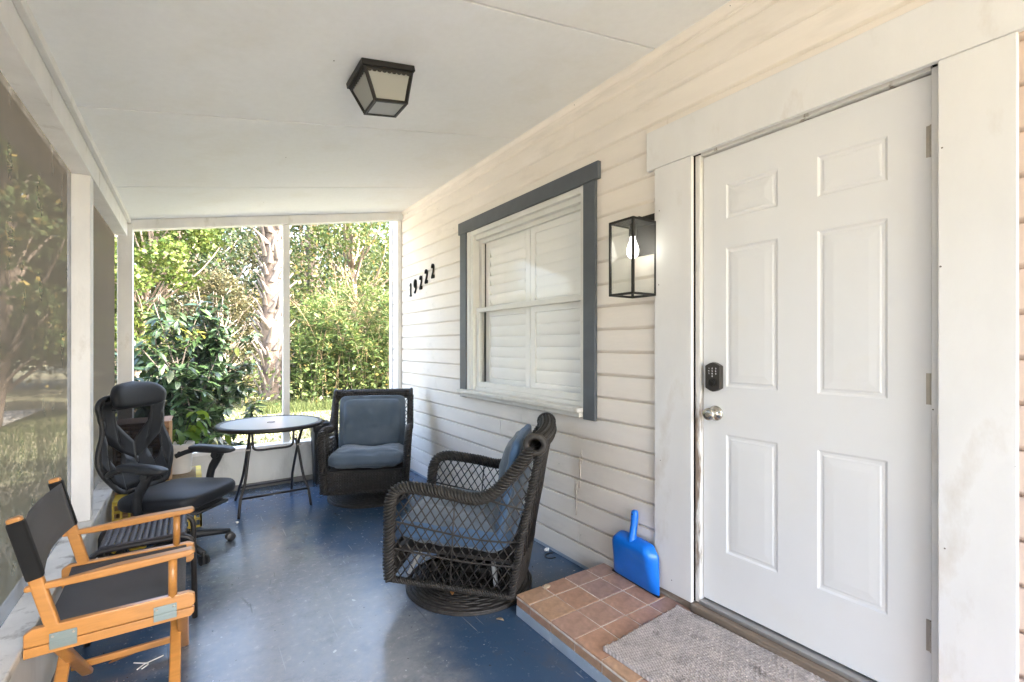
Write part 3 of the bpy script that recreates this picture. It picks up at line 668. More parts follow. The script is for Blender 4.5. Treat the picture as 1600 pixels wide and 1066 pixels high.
sb('paint_band', 'riser_paint', SXF-.0025, SXF+.0038, -.2, SYF-.001, .001, .047, .001)
for i in range(4): sb('riser_tile', 'tile%d' % random.choice([0,2]), xs_[i]+.004, xs_[i+1]-.004, SYF-.0038, SYF+.001, .03, SH-.0155, .001)

# ================================================================ LAMPS
# wall lantern
WL = thing('wall_lantern', 'lit black box lantern with clear seeded glass on the wall beside the door', 'wall lamp', (WX-.0165, 1.61, 1.75))
lx0, lx1, ly0, ly1, lz0, lz1 = -.182, -.018, -.078, .070, -.175, .185
bb = MB(); t = .011
for x in (lx0, lx1):
    for y in (ly0, ly1): bb.box(x-t/2, x+t/2, y-t/2, y+t/2, lz0, lz1)
for z in (lz0, lz1):
    for y in (ly0, ly1): bb.box(lx0+t/2, lx1-t/2, y-t/2, y+t/2, z-t/2, z+t/2)
    for x in (lx0, lx1): bb.box(x-t/2, x+t/2, ly0-t/2, ly1+t/2, z-t/2-.0003, z+t/2+.0003)
bb.build('cage', 'black_metal', WL, bevel=.001)
bb = MB(); bb.box(lx0+.004, lx1-.004, ly0+.004, ly1-.004, lz1-.001, lz1+.004); bb.box(-.10-.04, -.10+.05, -.045, .037, lz1+.0065, lz1+.022); bb.build('roof_plate', 'black_metal', WL, bevel=.002)
bb = MB(); bb.box(-.014, .0, .055-.15, .055, .035, .235); bb.build('back_plate', 'black_metal', WL, bevel=.002)
bb = MB(); bb.box(-.10, -.0142, -.045, -.005, .192, .212); bb.build('arm', 'black_metal', WL, bevel=.002)
for (x0, x1, y0, y1) in ((lx0-.0015, lx0+.0015, ly0+.006, ly1-.006), (lx0+.006, lx1-.006, ly0-.0015, ly0+.0015), (lx0+.006, lx1-.006, ly1-.0015, ly1+.0015)):
    bb = MB(); bb.box(x0, x1, y0, y1, lz0+.006, lz1-.006); bb.build('pane', 'seeded_glass', WL)
bb = MB(); bb.lathe([(0, .176), (.020, .176), (.020, .125), (.016, .118), (0, .118)], 20, c=(-.10, -.004, 0)); bb.build('socket', 'black_metal', WL, 'auto')
bb = MB(); bb.lathe([(.012, .118), (.014, .100), (.022, .080), (.0295, .055), (.029, .035), (.022, .018), (.010, .009), (0, .008)], 20, c=(-.10, -.004, 0)); bb.build('bulb', 'bulb_lit', WL, True)

# ceiling lantern (square, tapering, hung on the sloping ceiling)
CL = thing('ceiling_lantern', 'black square flush mount lantern with frosted panes on the porch ceiling', 'ceiling lamp', (.715, 2.135, ceil_z(.715)))
CL.rotation_euler = (0, -math.atan(CK), 0)
R1, R2, HH = .108, .073, .150
bb = MB(); bb.box(-.122, .122, -.122, .122, -.026, -.0005); bb.build('canopy', 'black_metal', CL, bevel=.003)
bb = MB()
for sx in (-1, 1):
    for sy in (-1, 1): bb.bar((sx*R1, sy*R1, -.026), (sx*R2, sy*R2, -HH), .013, .013, (sx, -sy, 0))
for s_ in (-1, 1):
    bb.bar((-R2-.0065, s_*R2, -HH), (R2+.0065, s_*R2, -HH), .012, .012); bb.bar((s_*R2, -R2+.0066, -HH-.0004), (s_*R2, R2-.0066, -HH-.0004), .012, .012)
    bb.bar((-R1, s_*R1, -.031), (R1, s_*R1, -.031), .010, .010); bb.bar((s_*R1, -R1, -.0312), (s_*R1, R1, -.0312), .010, .010)
bb.build('cage', 'black_metal', CL)
bb = MB()
for a in range(4):
    Rz = Matrix.Rotation(a*PI/2, 4, 'Z')
    for k in range(9):
        u = -R1+.018 + k*(2*R1-.036)/8
        pts = [(u+.0115*math.cos(t_), -.036-.009*math.sin(t_)) for t_ in [PI*i/6 for i in range(7)]]
        bb.prism(pts, .003, lambda p, q, d: Rz @ Vector((p, R1+.001+d+(q+.036)*.25, q)))
bb.build('scalloped_edge', 'black_metal', CL)
for a in range(4):
    Rz = Matrix.Rotation(a*PI/2, 4, 'Z'); bb = MB(); i_ = .003
    q = [Rz @ Vector(p) for p in ((-R1+.005, R1-i_, -.030), (R1-.005, R1-i_, -.030), (R2-.005, R2-i_, -HH+.005), (-R2+.005, R2-i_, -HH+.005))]
    nrm = (q[1]-q[0]).cross(q[3]-q[0]).normalized()*.0025
    bb.add(q + [p+nrm for p in q], [(0,1,2,3), (7,6,5,4), (0,4,5,1), (1,5,6,2), (2,6,7,3), (3,7,4,0)]); bb.build('pane', 'frosted', CL)
bb = MB(); bb.box(-R2+.006, R2-.006, -R2+.006, R2-.006, -HH-.002, -HH+.001); bb.build('pane', 'frosted', CL)
for s_ in (-1, 1):
    bb = MB(); bb.lathe([(0,-.115), (.018,-.110), (.028,-.092), (.026,-.072), (.014,-.052), (.013,-.028)], 16, c=(s_*.035, 0, 0)); bb.build('bulb', 'bulb_off', CL, True)

# ================================================================ DUSTPAN, MAT, DEBRIS
dp = thing('dustpan', 'bright blue plastic dustpan leaning on the wall beside the door', 'dustpan', (1.888, 1.645, SH+.001))
dp.rotation_euler = (0, math.radians(2.5), math.radians(-4))
# local: y along wall, z up, -x toward the room
def dust():
    rows = []
    for i in range(13):
        t = i/12; z = .235*t
        hw = .163 - .012*t - (.030*max(0, (t-.72)/.28)**2.2)
        th = .008 + .060*(t**.8) - .03*max(0, (t-.85)/.15)**2
        rows.append((z, hw, th))
    vs = []; m_ = 12
    for z, hw, th in rows:
        for k in range(m_+1):
            u = -1+2*k/m_; ed = min(1, (1-abs(u))/.16); x = -th*(math.sin(ed*PI/2)**.8)
            vs.append((x, u*hw, z - (.010*(abs(u)**6) if z > .2 else 0)))
    fs = [(i*(m_+1)+k, i*(m_+1)+k+1, (i+1)*(m_+1)+k+1, (i+1)*(m_+1)+k) for i in range(12) for k in range(m_)]
    n0 = len(vs)
    vs += [(.004, -.148, .235), (.004, .148, .235)]
    return vs, fs
bb = MB(); vs, fs = dust(); bb.add(vs, fs)
top = [12*13+k for k in range(13)]; cz = len(bb.v); bb.v += [(.0, vs[i][1]*.96, vs[i][2]+.004) for i in top]
for k in range(12): bb.f.append((top[k], top[k+1], cz+k+1, cz+k)); bb.mi.append(0)
pan = bb.build('pan', 'blue_plastic', dp, True); so_ = pan.modifiers.new('s', 'SOLIDIFY'); so_.thickness = .003; sb_ = pan.modifiers.new('ss', 'SUBSURF'); sb_.levels = 1; sb_.render_levels = 1
bb = MB(); pts = smoothpath([(-.034, 0, .215), (-.030, .001, .25), (-.020, .003, .30), (-.016, .005, .345), (-.014, .006, .372)], 4); bb.tube(pts, [.024, .023, .022, .0205, .0195, .019, .0185, .0185, .0185, .019, .019, .0195, .0195, .019, .018, .016, .011], 12); bb.build('handle', 'blue_plastic', dp, True)
bb = MB(); Mx = T_((-.0325, .0055, .352)) @ Matrix.Rotation(-PI/2, 4, 'Y'); bb.lathe([(0, .0018), (.0055, .0015), (.006, -.004)], 14, M=Mx); bb.build('hang_hole', 'black_rubber', dp)
bb = MB(); bb.box(-.013, .002, -.163, .163, -.001, .006); bb.build('rubber_lip', 'black_rubber', dp, bevel=.001)

MW, ML = .51, .84
mt = MB(); nx, ny_ = 60, 98; vs = []
for j in range(ny_+1):
    for i in range(nx+1):
        x = MW*(i/nx-.5); y = ML*(j/ny_-.5)
        cr = .006*max(0, (abs(x)/(MW/2)-.9)/.1)*max(0, (abs(y)/(ML/2)-.9)/.1)
        z = .011 + .0035*math.sin(i*PI)*0 + .0060*((i % 2)*((j+i//2) % 2))+.0025*(j % 2) + .0025*noise.noise(Vector((x*6, y*6, 1))) + cr
        vs.append((x+.004*noise.noise(Vector((y*5, 0, 2))), y, z))
mt.add(vs, [(j*(nx+1)+i, j*(nx+1)+i+1, (j+1)*(nx+1)+i+1, (j+1)*(nx+1)+i) for j in range(ny_) for i in range(nx)])
edge = [i for i in range(nx+1)] + [(j+1)*(nx+1)-1 for j in range(1, ny_+1)] + [ny_*(nx+1)+i for i in range(nx-1, -1, -1)] + [j*(nx+1) for j in range(ny_-1, 0, -1)]
q0 = len(mt.v); mt.v += [(mt.v[e][0], mt.v[e][1], .001) for e in edge]; ne = len(edge)
for k in range(ne): mt.f.append((edge[k], edge[(k+1) % ne], q0+(k+1) % ne, q0+k)); mt.mi.append(0)
mo = mt.build('door_mat', 'mat_grey', smooth=True, loc=(1.637, .945, SH+.001)); mo.rotation_euler = (0, 0, math.radians(3)); tag(mo, 'worn grey ribbed door mat on the tiled step', 'door mat')

def leafshape(L_, W_, nseg=5, fold=.25, droop=.15, twist=0):
    vs = []; fs = []
    for i in range(nseg+1):
        t = i/nseg; w_ = W_*math.sin(PI*min(1, t*.92+.04))**.8*(1-.15*t); z = -droop*L_*t*t
        vs += [(-w_, t*L_, z+fold*w_), (0, t*L_, z), (w_, t*L_, z+fold*w_)]
    for i in range(nseg):
        a = i*3; fs += [(a, a+1, a+4, a+3), (a+1, a+2, a+5, a+4)]
    return vs, fs
def small_leaf(m, loc, rz, label, L_=.05, W_=.011, fold=.5):
    bb = MB(); vs, fs = leafshape(L_, W_, 5, fold, .1); bb.add(vs, fs); o = bb.build('dry_leaf', m, smooth=True, loc=loc, fixn=False)
    o.rotation_euler = (.1, .15, rz); so2 = o.modifiers.new('s', 'SOLIDIFY'); so2.thickness = .001; tag(o, label, 'leaf')
small_leaf('dry_leaf', (1.10, 2.16, .048), -.4, 'brown dry leaf lying on the wicker chair base', .060, .012)
small_leaf('dry_leaf_pale', (1.455, 1.850, SH+.006), -1.2, 'pale dry leaf lying on the corner of the tiled step', .055, .016)
small_leaf('dry_leaf', (-.285, 2.55, .006), -1.3, 'brown dry leaf on the floor under the folding wooden chair', .085, .012)
small_leaf('dry_leaf_pale', (1.235, 1.885, .005), .6, 'pale leaf scrap on the blue floor near the step corner', .040, .012)
bb = MB(); bb.tube(smoothpath([(1.90,2.33,.004), (1.87,2.34,.004), (1.835,2.33,.004), (1.825,2.30,.004), (1.845,2.275,.004), (1.875,2.272,.004)], 5), .0032, 6); o = bb.build('wire_hook', 'black_metal', smooth=True); tag(o, 'small bent black wire hook on the floor by the wall', 'hook')
def scrap(loc, r, seed, label, m='paper'):
    bb = MB(); vs = []; nn = 5
    for i in range(nn+1):
        for j in range(nn*2):
            th = PI*i/nn; ph = PI*j/nn; k = r*(.7+.6*noise.noise(Vector((math.cos(ph)*2+seed, math.sin(ph)*2, th*2)))); vs.append((k*math.sin(th)*math.cos(ph), k*math.sin(th)*math.sin(ph), max(-r*.5, k*math.cos(th)*.7)+r*.5))
    bb.add(vs, [(i*nn*2+j, i*nn*2+(j+1) % (nn*2), (i+1)*nn*2+(j+1) % (nn*2), (i+1)*nn*2+j) for i in range(nn) for j in range(nn*2)]); o = bb.build('paper_scrap', m, loc=loc); tag(o, label, 'scrap')
scrap((1.885, 2.375, .001), .022, 1, 'crumpled white paper scrap against the wall beside the wire hook')
scrap((.28, 4.05, .001), .014, 4, 'tiny white paper scrap on the floor in front of the folding table')
bb = MB()
for pts in ([(-.20,2.50,.004), (-.16,2.47,.005), (-.14,2.475,.004), (-.10,2.49,.004)], [(-.185,2.44,.004), (-.16,2.465,.005), (-.15,2.45,.007), (-.17,2.435,.004)]): bb.tube(smoothpath(pts, 5), .0025, 5)
o = bb.build('string_scrap', 'paper', smooth=True); tag(o, 'white twist of string on the floor beside the folding wooden chair', 'string')

# ================================================================ WICKER CHAIRS
def wrap_tube(bb, path, r, strands=5, pitch=.085, sr=.0065, core=1):
    """core tube wrapped by helical flat strands"""
    P = [Vector(p) for p in path]; bb.tube(P, r-.004, 8, mi=core)
    d = [0]
    for a, c in zip(P[:-1], P[1:]): d.append(d[-1]+(c-a).length)
    Lt = d[-1]; nst = max(8, int(Lt/pitch*9))
    ts = []; us = []; t0 = (P[1]-P[0]).normalized(); u = t0.orthogonal().normalized()
    frames = []; k = 0
    for i in range(nst+1):
        s_ = Lt*i/nst
        while k < len(d)-2 and d[k+1] < s_: k += 1
        f = (s_-d[k])/max(1e-9, d[k+1]-d[k]); p = P[k].lerp(P[k+1], f); t_ = (P[k+1]-P[k]).normalized()
        u = (u-t_*u.dot(t_)).normalized(); frames.append((p, u.copy(), t_.cross(u), s_))
    for q in range(strands):
        pts = [p + (u_*math.cos(2*PI*(s_/pitch+q/strands)) + w_*math.sin(2*PI*(s_/pitch+q/strands)))*r for p, u_, w_, s_ in frames]
        bb.tube(pts, sr, 4, caps=False)
def clip_seg(poly, p, d):
    """intersections of the line p+t d with a polygon -> inside segments"""
    ts = []
    n = len(poly)
    for i in range(n):
        a = poly[i]; c = poly[(i+1) % n]; ex, ey = c[0]-a[0], c[1]-a[1]; det = d[0]*(-ey)+ex*d[1]
        if abs(det) < 1e-12: continue
        rx, ry = a[0]-p[0], a[1]-p[1]; t_ = (rx*(-ey)+ex*ry)/det; u_ = (d[0]*ry-d[1]*rx)/det
        if 0 <= u_ < 1: ts.append(t_)
    ts.sort(); return [(ts[i], ts[i+1]) for i in range(0, len(ts)-1, 2)]
def lattice(bb, poly, fn, sx=.047, slope=1.5, r=.0034):
    for s_ in (1, -1):
        ln = math.hypot(1, slope); d = (1/ln, s_*slope/ln); k = -60
        for k in range(-60, 61):
            for a, c in clip_seg(poly, (k*sx, 0), d):
                if c-a < .015: continue
                p = (k*sx+d[0]*a, d[1]*a); q = (k*sx+d[0]*c, d[1]*c); o_ = .003*s_
                m_ = ((p[0]+q[0])/2, (p[1]+q[1])/2)
                jj = lambda v: v+random.uniform(-.0028, .0028)
                bb.tube([fn(jj(p[0]), p[1], o_), fn(jj(m_[0]), jj(m_[1]), o_+random.uniform(-.001,.001)), fn(jj(q[0]), q[1], o_)], r*random.uniform(.85, 1.12), 5)
def weave(bb, fn, u0, u1, v0, v1, rows, waves, r, amp=.004, spokes=True, core=1):
    for j in range(rows):
        v = v0+(v1-v0)*(j+.5)/rows; pts = []
        n_ = waves*4
        for i in range(n_+1):
            u = u0+(u1-u0)*i/n_; pts.append(fn(u, v, amp*math.sin(PI*i/2+PI*(j % 2))*1.0 if i % 2 else 0))
        bb.tube(pts, r, 4, caps=False)
    if spokes:
        for i in range(waves*2+1):
            u = u0+(u1-u0)*i/(waves*2); bb.tube([fn(u, v0, 0), fn(u, v1, 0)], r*.8, 4, mi=core)

def wicker_chair(label, loc, rz, tilt):
    t = thing('wicker_chair', label, 'armchair', loc, rz, 'wicker swivel armchairs')
    # woven round base
    bb = MB(); Rb = .345
    bb.lathe([(0,.030), (.10,.036), (.22,.034), (.30,.026), (Rb-.004,.012), (Rb-.004,.002), (0,.002)], 40, mi=1)
    for i in range(19):
        r_ = .035+i*.0166; z_ = .034+.004*math.sin(r_*9) - .018*max(0, (r_-.20)/.125)**1.6
        pts = []
        for k in range(64):
            a = 2*PI*k/64; pts.append((r_*math.cos(a), r_*math.sin(a), z_+.0035*math.sin(PI*k/2+PI*(i % 2)) if k % 2 else z_))
        bb.tube(pts, .0062, 4, closed=True)
    for z_ in (.006, .016): bb.tube([(Rb*math.cos(2*PI*k/48), Rb*math.sin(2*PI*k/48), z_) for k in range(48)], .0068, 6, closed=True)
    bb.build('base', ['wicker', 'wicker_core'], t, True)
    bb = MB(); bb.lathe([(0,.03), (.055,.03), (.055,.05), (.03,.06), (.03,.12), (.09,.13), (.09,.15), (0,.15)], 20); bb.build('swivel', 'black_metal', t, 'auto')
    # body is tilted a little on the swivel: fold the tilt into the points
    Mt = Matrix.Translation((0,0,.14)) @ Matrix.Rotation(-tilt, 4, 'X') @ Matrix.Translation((0,0,-.14))
    def X(x, y, z): return Mt @ Vector((x, y, z))
    HWt, HWb = .345, .315                        # half widths, top / bottom
    def hw(z): return HWb+(HWt-HWb)*min(1, (z-.08)/.5)
    side = [(-.335,.118), (-.345,.20), (-.350,.36), (-.352,.50), (-.335,.565), (-.285,.597), (-.20,.603), (-.05,.595), (.06,.583), (.13,.600), (.19,.645), (.26,.735), (.315,.82), (.335,.862)]
    for s_ in (-1, 1):
        bb = MB(); pts = smoothpath([X(s_*hw(z), y, z) for y, z in side], 4); wrap_tube(bb, pts, .027); bb.build('arm', ['wicker', 'wicker_core'], t, True)
        bb = MB()
        wrap_tube(bb, smoothpath([X(s_*hw(z), y, z) for y, z in [(.285,.118), (.305,.30), (.335,.55), (.365,.75), (.375,.855)]], 5), .017, 4, .06, .005); bb.build('back_post', ['wicker', 'wicker_core'], t, True)
        bb = MB(); wrap_tube(bb, [X(s_*hw(.12), y, .122) for y in (-.34, -.1, .1, .29)], .014, 4, .05, .0045); bb.build('bottom_rail', ['wicker', 'wicker_core'], t, True)
        poly = [(-.335,.125), (-.345,.36), (-.345,.50), (-.33,.55), (-.28,.585), (-.05,.58), (.06,.568), (.14,.585), (.20,.635), (.27,.725), (.33,.83), (.36,.83), (.335,.55), (.305,.30), (.285,.125)]
        bb = MB(); lattice(bb, poly, lambda a, c, o_: X(s_*(hw(c)+o_), a, c)); 
        for pts in ([(-.35,.425), (-.1,.40), (.1,.385), (.28,.395), (.33,.43)], [(-.345,.285), (-.1,.27), (.1,.265), (.30,.275)], [(.15,.585), (.25,.57), (.34,.555)]): bb.tube(smoothpath([X(s_*(hw(z)+.004), y, z) for y, z in pts], 4), .005, 5)
        bb.tube([X(s_*(hw(z)+.005), -.02, z) for z in (.125, .3, .585)], .004, 5)
        bb.build('side_lattice', 'wicker', t, True)
    # front apron of dense weave, back panel of lattice, rolled top
    bb = MB(); weave(bb, lambda u, v, o_: X(u*hw(v), -.335-.01*math.cos(u*PI/2)-o_, v), -1, 1, .118, .275, 13, 26, .0058); bb.build('front_apron', ['wicker', 'wicker_core'], t, True)
    bb = MB(); wrap_tube(bb, [X(x*hw(.118), -.34-.012*math.cos(x*PI/2), .118) for x in (-1, -.5, 0, .5, 1)], .012, 4, .05, .004); bb.build('front_rail', ['wicker', 'wicker_core'], t, True)
    def bk(u, v, o_=0):
        y = .29+(v-.09)*.105; return X(u*hw(v)*.97, y+.035*(1-u*u)+o_, v)
    bb = MB(); lattice(bb, [(-.33,.30), (.33,.30), (.34,.86), (-.34,.86)], lambda a, c, o_: bk(a/hw(c), c, o_), .046, 1.5, .0040); bb.build('back_lattice', 'wicker', t, True)
    bb = MB(); weave(bb, lambda u, v, o_: bk(u, v, o_), -1, 1, .125, .30, 14, 24, .006); bb.build('back_apron', ['wicker', 'wicker_core'], t, True)
    bb = MB(); rc = (.345, .866); Rr = .040
    # rolled scroll along the top: hollow roll wrapped by strands
    for i in range(30):
        u = -1+2*i/29; c0 = bk(u, .86); dy = .028*(1-u*u)
        ring = [X(u*(HWt+.004), rc[0]+.01+dy+Rr*math.cos(a)*1.1, rc[1]+.012+Rr*math.sin(a)) for a in [2*PI*k/14 for k in range(14)]]
        bb.tube(ring, .0062, 4, closed=True)
    for k in range(14):
        a = 2*PI*k/14; bb.tube([X(u*(HWt+.006), rc[0]+.01+.028*(1-u*u)+(Rr-.001)*math.cos(a)*1.1, rc[1]+.012+(Rr-.001)*math.sin(a)) for u in [-1+2*i/12 for i in range(13)]], .0085, 4, mi=0 if k % 2 else 1)
    for s_ in (-1, 1):
        pts = [X(s_*(HWt+.006), rc[0]+.01+Rr*math.cos(a)*1.1, rc[1]+.012+Rr*math.sin(a)) for a in [2*PI*k/20 for k in range(20)]]; bb.tube(pts, .016, 8, closed=True)
    bb.build('rolled_top', ['wicker', 'wicker_core'], t, True)
    # seat deck, and the frame seen through the lattice
    bb = MB()
    vs = [X(x, y, z) for z in (.268, .285) for y in (-.31, .29) for x in (-.295, .295)]; bb.add(vs, [(0,2,3,1), (4,5,7,6), (0,1,5,4), (2,6,7,3), (0,4,6,2), (1,3,7,5)]); bb.build('seat_deck', 'wicker_core', t)
    for (x, y) in ((-.24, -.20), (.24, -.20), (-.24, .17), (.24, .17)):
        bb = MB(); bb.bar(X(x, y, .266), X(x*.85, y*1.12-(.05 if y < 0 else 0), .11), .030, .018, (0,1,0)); bb.build('frame_slat', 'white_frame', t, bevel=.002)
    bb = MB(); 
    for y in (-.13, .13): bb.bar(X(-.25, y, .18), X(.25, y, .18), .03, .05)
    bb.build('glider', 'black_metal', t, bevel=.003)
    return t, X
chA, XA = wicker_chair('dark wicker swivel armchair seen from its side in front of the tiled step', (1.29, 2.32, .0), 0, math.radians(4))
chB, XB = wicker_chair('dark wicker swivel armchair facing the camera in the far corner', (1.30, 4.15, .0), 0, math.radians(3))
def face(o, fx, fy): o.rotation_euler = (0, 0, math.atan2(fx, -fy))     # local -Y looks along (fx, fy)
face(chA, -.735, .678); face(chB, -.40, -.917)

def cushion(name, w_, d_, h_, seed, label, ch, M, mats, p=5.0, edge=.5, dim=None, wr=.006):
    """soft box cushion; M is its place on the chair"""
    bm = bmesh.new(); bmesh.ops.create_cube(bm, size=2); bmesh.ops.subdivide_edges(bm, edges=bm.edges[:], cuts=19, use_grid_fill=True)
    if len(mats) > 1:
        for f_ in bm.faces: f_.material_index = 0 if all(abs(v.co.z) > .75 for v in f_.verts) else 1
    for v in bm.verts:
        x, y, z = v.co
        n2 = (abs(x)**p+abs(y)**p)**(1/p); k = max(abs(x), abs(y))/n2 if n2 > 0 else 1
        X_, Y_ = x*k, y*k
        ed = max(abs(x), abs(y)); thick = (1-edge*ed**5)
        side_r = math.sqrt(max(0, 1-(abs(z)**3)*.28*(ed**6)))
        zz = z*thick
        q = Vector((X_*3+seed, Y_*3, z*1.5)); f = noise.noise(q)*.10+noise.noise(q*2.3)*.05
        wv = wr*noise.noise(Vector((X_*2+seed*3, Y_*7+noise.noise(q)*2, z)))*1.5
        cx = X_*w_/2*side_r*(1+.015*f); cy_ = Y_*d_/2*side_r*(1+.015*f); cz_ = zz*h_/2*(1+f*1.3)+wv+.0035*noise.noise(Vector((X_*9+seed, Y_*3+noise.noise(q*1.7)*1.5, z)))
        if dim: 
            for (dx, dy, dr, dd) in dim:
                if z > 0: cz_ -= dd*math.exp(-(((X_-dx)**2+(Y_-dy)**2)/dr**2))*z
        v.co = (cx, cy_, cz_)
    me = bpy.data.meshes.new(name); bm.to_mesh(me); bm.free()
    for m in mats: me.materials.append(MATS[m])
    me.polygons.foreach_set('use_smooth', [True]*len(me.polygons))
    o = bpy.data.objects.new(name, me); C.objects.link(o); o.matrix_world = ch.matrix_basis @ M
    sb2 = o.modifiers.new('s', 'SUBSURF'); sb2.levels = 1; sb2.render_levels = 1
    tag(o, label, 'cushion', 'blue seat pads' if 'seat' in name else 'blue back pads'); return o
Rx = lambda a: Matrix.Rotation(math.radians(a), 4, 'X')
for ch, mats, la, lb_, sd2 in ((chA, ['cushion_top_sheen', 'cushion_side'], 'blue grey seat cushion in the wicker chair seen from its side', 'blue grey back cushion of the wicker chair seen from its side', 1),
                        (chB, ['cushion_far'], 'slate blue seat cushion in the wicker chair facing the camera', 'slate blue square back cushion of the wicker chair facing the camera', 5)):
    cushion('seat_cushion', .615, .60, .165, sd2, la, ch, Matrix.Rotation(-math.radians(4), 4, 'X') @ T_((0, -.045, .362)), mats, 9, .30, [(0, .55, .5, .03), (.1, -.1, .35, .012)])
    cushion('back_cushion', .60, .505, .15, sd2+2, lb_, ch, T_((0, .258, .605)) @ Rx(79), mats, 11, .62, [(.0, -.5, .7, .018)])

# ================================================================ FOLDING TABLE
tb = thing('folding_table', 'round glass topped folding table with dark metal legs', 'table', (.545, 4.37, 0), math.radians(3))
TZ, TR = .685, .402
bb = MB(); bb.lathe([(TR-.040, TZ-.002), (TR-.036, TZ+.004), (TR-.012, TZ+.006), (TR-.002, TZ), (TR, TZ-.010), (TR-.002, TZ-.024), (TR-.010, TZ-.028), (TR-.022, TZ-.026), (TR-.024, TZ-.010), (TR-.040, TZ-.002)], 64); bb.build('rim', 'table_metal', tb, True)
bb = MB(); bb.lathe([(0, TZ+.0012), (TR-.038, TZ+.0012), (TR-.038, TZ-.004), (0, TZ-.004)], 64); bb.build('glass_top', 'table_glass', tb)
bb = MB(); bb.lathe([(.022, TZ+.002), (.030, TZ+.004), (.030, TZ+.0015), (.022, TZ+.0015)], 24); bb.build('umbrella_cap', 'table_metal', tb)
r_ = .0105
bb = MB()   # hanging bracket
bb.tube(smoothpath([(-.155,-.10,TZ-.02), (-.15,-.10,TZ-.14), (-.14,-.10,TZ-.185), (-.10,-.10,TZ-.20), (0,-.10,TZ-.20), (.10,-.10,TZ-.20), (.14,-.10,TZ-.185), (.15,-.10,TZ-.14), (.155,-.10,TZ-.02)], 4), r_*.9, 8); bb.build('bracket', 'table_metal', tb, True)
for s_ in (-1, 1):
    bb = MB(); bb.tube(smoothpath([(s_*.165,-.11,TZ-.13), (s_*.185,-.13,.45), (s_*.215,-.165,.24), (s_*.245,-.19,.14), (s_*.262,-.21,0)], 4), r_, 8); bb.build('leg', 'table_metal', tb, True)
    bb = MB(); bb.tube(smoothpath([(s_*.19,-.24,TZ-.02), (s_*.187,-.10,.50), (s_*.192,.10,.25), (s_*.205,.20,.13), (s_*.222,.30,0)], 4), r_, 8); bb.build('leg', 'table_metal', tb, True)
    bb = MB(); bb.tube([(s_*.17,-.13,.50), (s_*.205,-.13,.50)], .006, 8); bb.build('pivot', 'hinge_metal', tb, True)
for (y, z, x) in ((-.19, .14, .24), (.20, .13, .205)):
    bb = MB(); bb.tube([(-x, y, z), (x, y, z)], r_*.85, 8); bb.build('cross_bar', 'table_metal', tb, True)
for y, z in ((-.24, TZ-.022), (.24, TZ-.022)):
    bb = MB(); bb.tube([(-.30, y, z), (.30, y, z)], r_*.8, 8); bb.build('top_bar', 'table_metal', tb, True)

# ================================================================ OFFICE CHAIR
oc = thing('office_chair', 'black mesh back office chair with headrest and padded armrests', 'office chair', (-.085, 3.66, 0))
face(oc, .77, -.64)
for k in range(5):
    a = math.radians(-90+36+72*k+14); c_, s_ = math.cos(a), math.sin(a)
    bb = MB(); pts = [(c_*r, s_*r, z) for r, z in ((.03,.105), (.12,.100), (.22,.085), (.30,.070))]; bb.tube(pts, [.030,.026,.021,.017], 8); bb.build('base_leg', 'office_plastic', oc, True)
    cs = bpy.data.objects.new('castor', None)
    bpy.data.objects.remove(cs)
    bb = MB()
    ax = Vector((-s_, c_, 0)); ctr = Vector((c_*.305, s_*.305, .030))
    M_ = T_(ctr) @ ax.to_track_quat('Z', 'Y').to_matrix().to_4x4()
    for q in (-1, 1): bb.lathe([(0,-.010), (.022,-.010), (.028,-.007), (.029,.0), (.028,.007), (.022,.010), (0,.010)], 20, c=(0,0,q*.014), M=M_)
    hub = MB(); hub.tube([(c_*.30, s_*.30, .035), (c_*.30, s_*.30, .082)], .008, 8); ho = hub.build('castor', 'castor', oc, 'auto'); bb.build('wheel', 'castor', ho, 'auto')
bb = MB(); bb.lathe([(0,.06), (.045,.06), (.045,.115), (.028,.125), (.028,.22), (.02,.23), (.02,.30), (0,.30)], 20); bb.build('gas_column', 'office_plastic', oc, 'auto')
bb = MB(); bb.box(-.09, .09, -.11, .13, .285, .325); bb.build('mechanism', 'office_plastic', oc, bevel=.01)
def pad(name, w_, d_, h_, loc, rot, m, p=4, edge=.35, parent=oc, seed=0, curve=0):
    bm = bmesh.new(); bmesh.ops.create_cube(bm, size=2); bmesh.ops.subdivide_edges(bm, edges=bm.edges[:], cuts=11, use_grid_fill=True)
    for v in bm.verts:
        x, y, z = v.co; n2 = (abs(x)**p+abs(y)**p)**(1/p); k = max(abs(x), abs(y))/n2 if n2 > 0 else 1
        ed = max(abs(x), abs(y)); rr = 1-.06*abs(z)**3*ed**4
        v.co = (x*k*w_/2*rr, y*k*d_/2*rr, z*h_/2*(1-edge*ed**4)+curve*x*x+.004*noise.noise(Vector((x*2+seed, y*2, z))))
    me = bpy.data.meshes.new(name); bm.to_mesh(me); bm.free(); me.materials.append(MATS[m]); me.polygons.foreach_set('use_smooth', [True]*len(me.polygons))
    o = bpy.data.objects.new(name, me); C.objects.link(o); o.parent = parent; o.location = loc; o.rotation_euler = rot
    q = o.modifiers.new('s', 'SUBSURF'); q.levels = 1; q.render_levels = 1; return o
pad('seat', .52, .51, .115, (0, -.03, .385), (math.radians(-2), 0, 0), 'office_fabric', 4, .35, seed=2)
bb = MB(); bb.box(-.004, .004, -.012, .012, -.001, .001); q = bb.build('care_tag', 'paper', oc); q.location = (-.235, .10, .372); q.rotation_euler = (0, -.6, .3)
bb = MB()                                           # footrest rails tucked below the seat
for s_ in (-1, 1): bb.tube([(s_*.13, -.25, .312), (s_*.13, .12, .312)], .009, 8)
bb.tube([(-.13, -.25, .312), (.13, -.25, .312)], .009, 8); bb.build('footrest_rails', 'office_plastic', oc, True)
pad('footrest', .30, .13, .04, (0, -.17, .318), (0,0,0), 'office_fabric', 4)
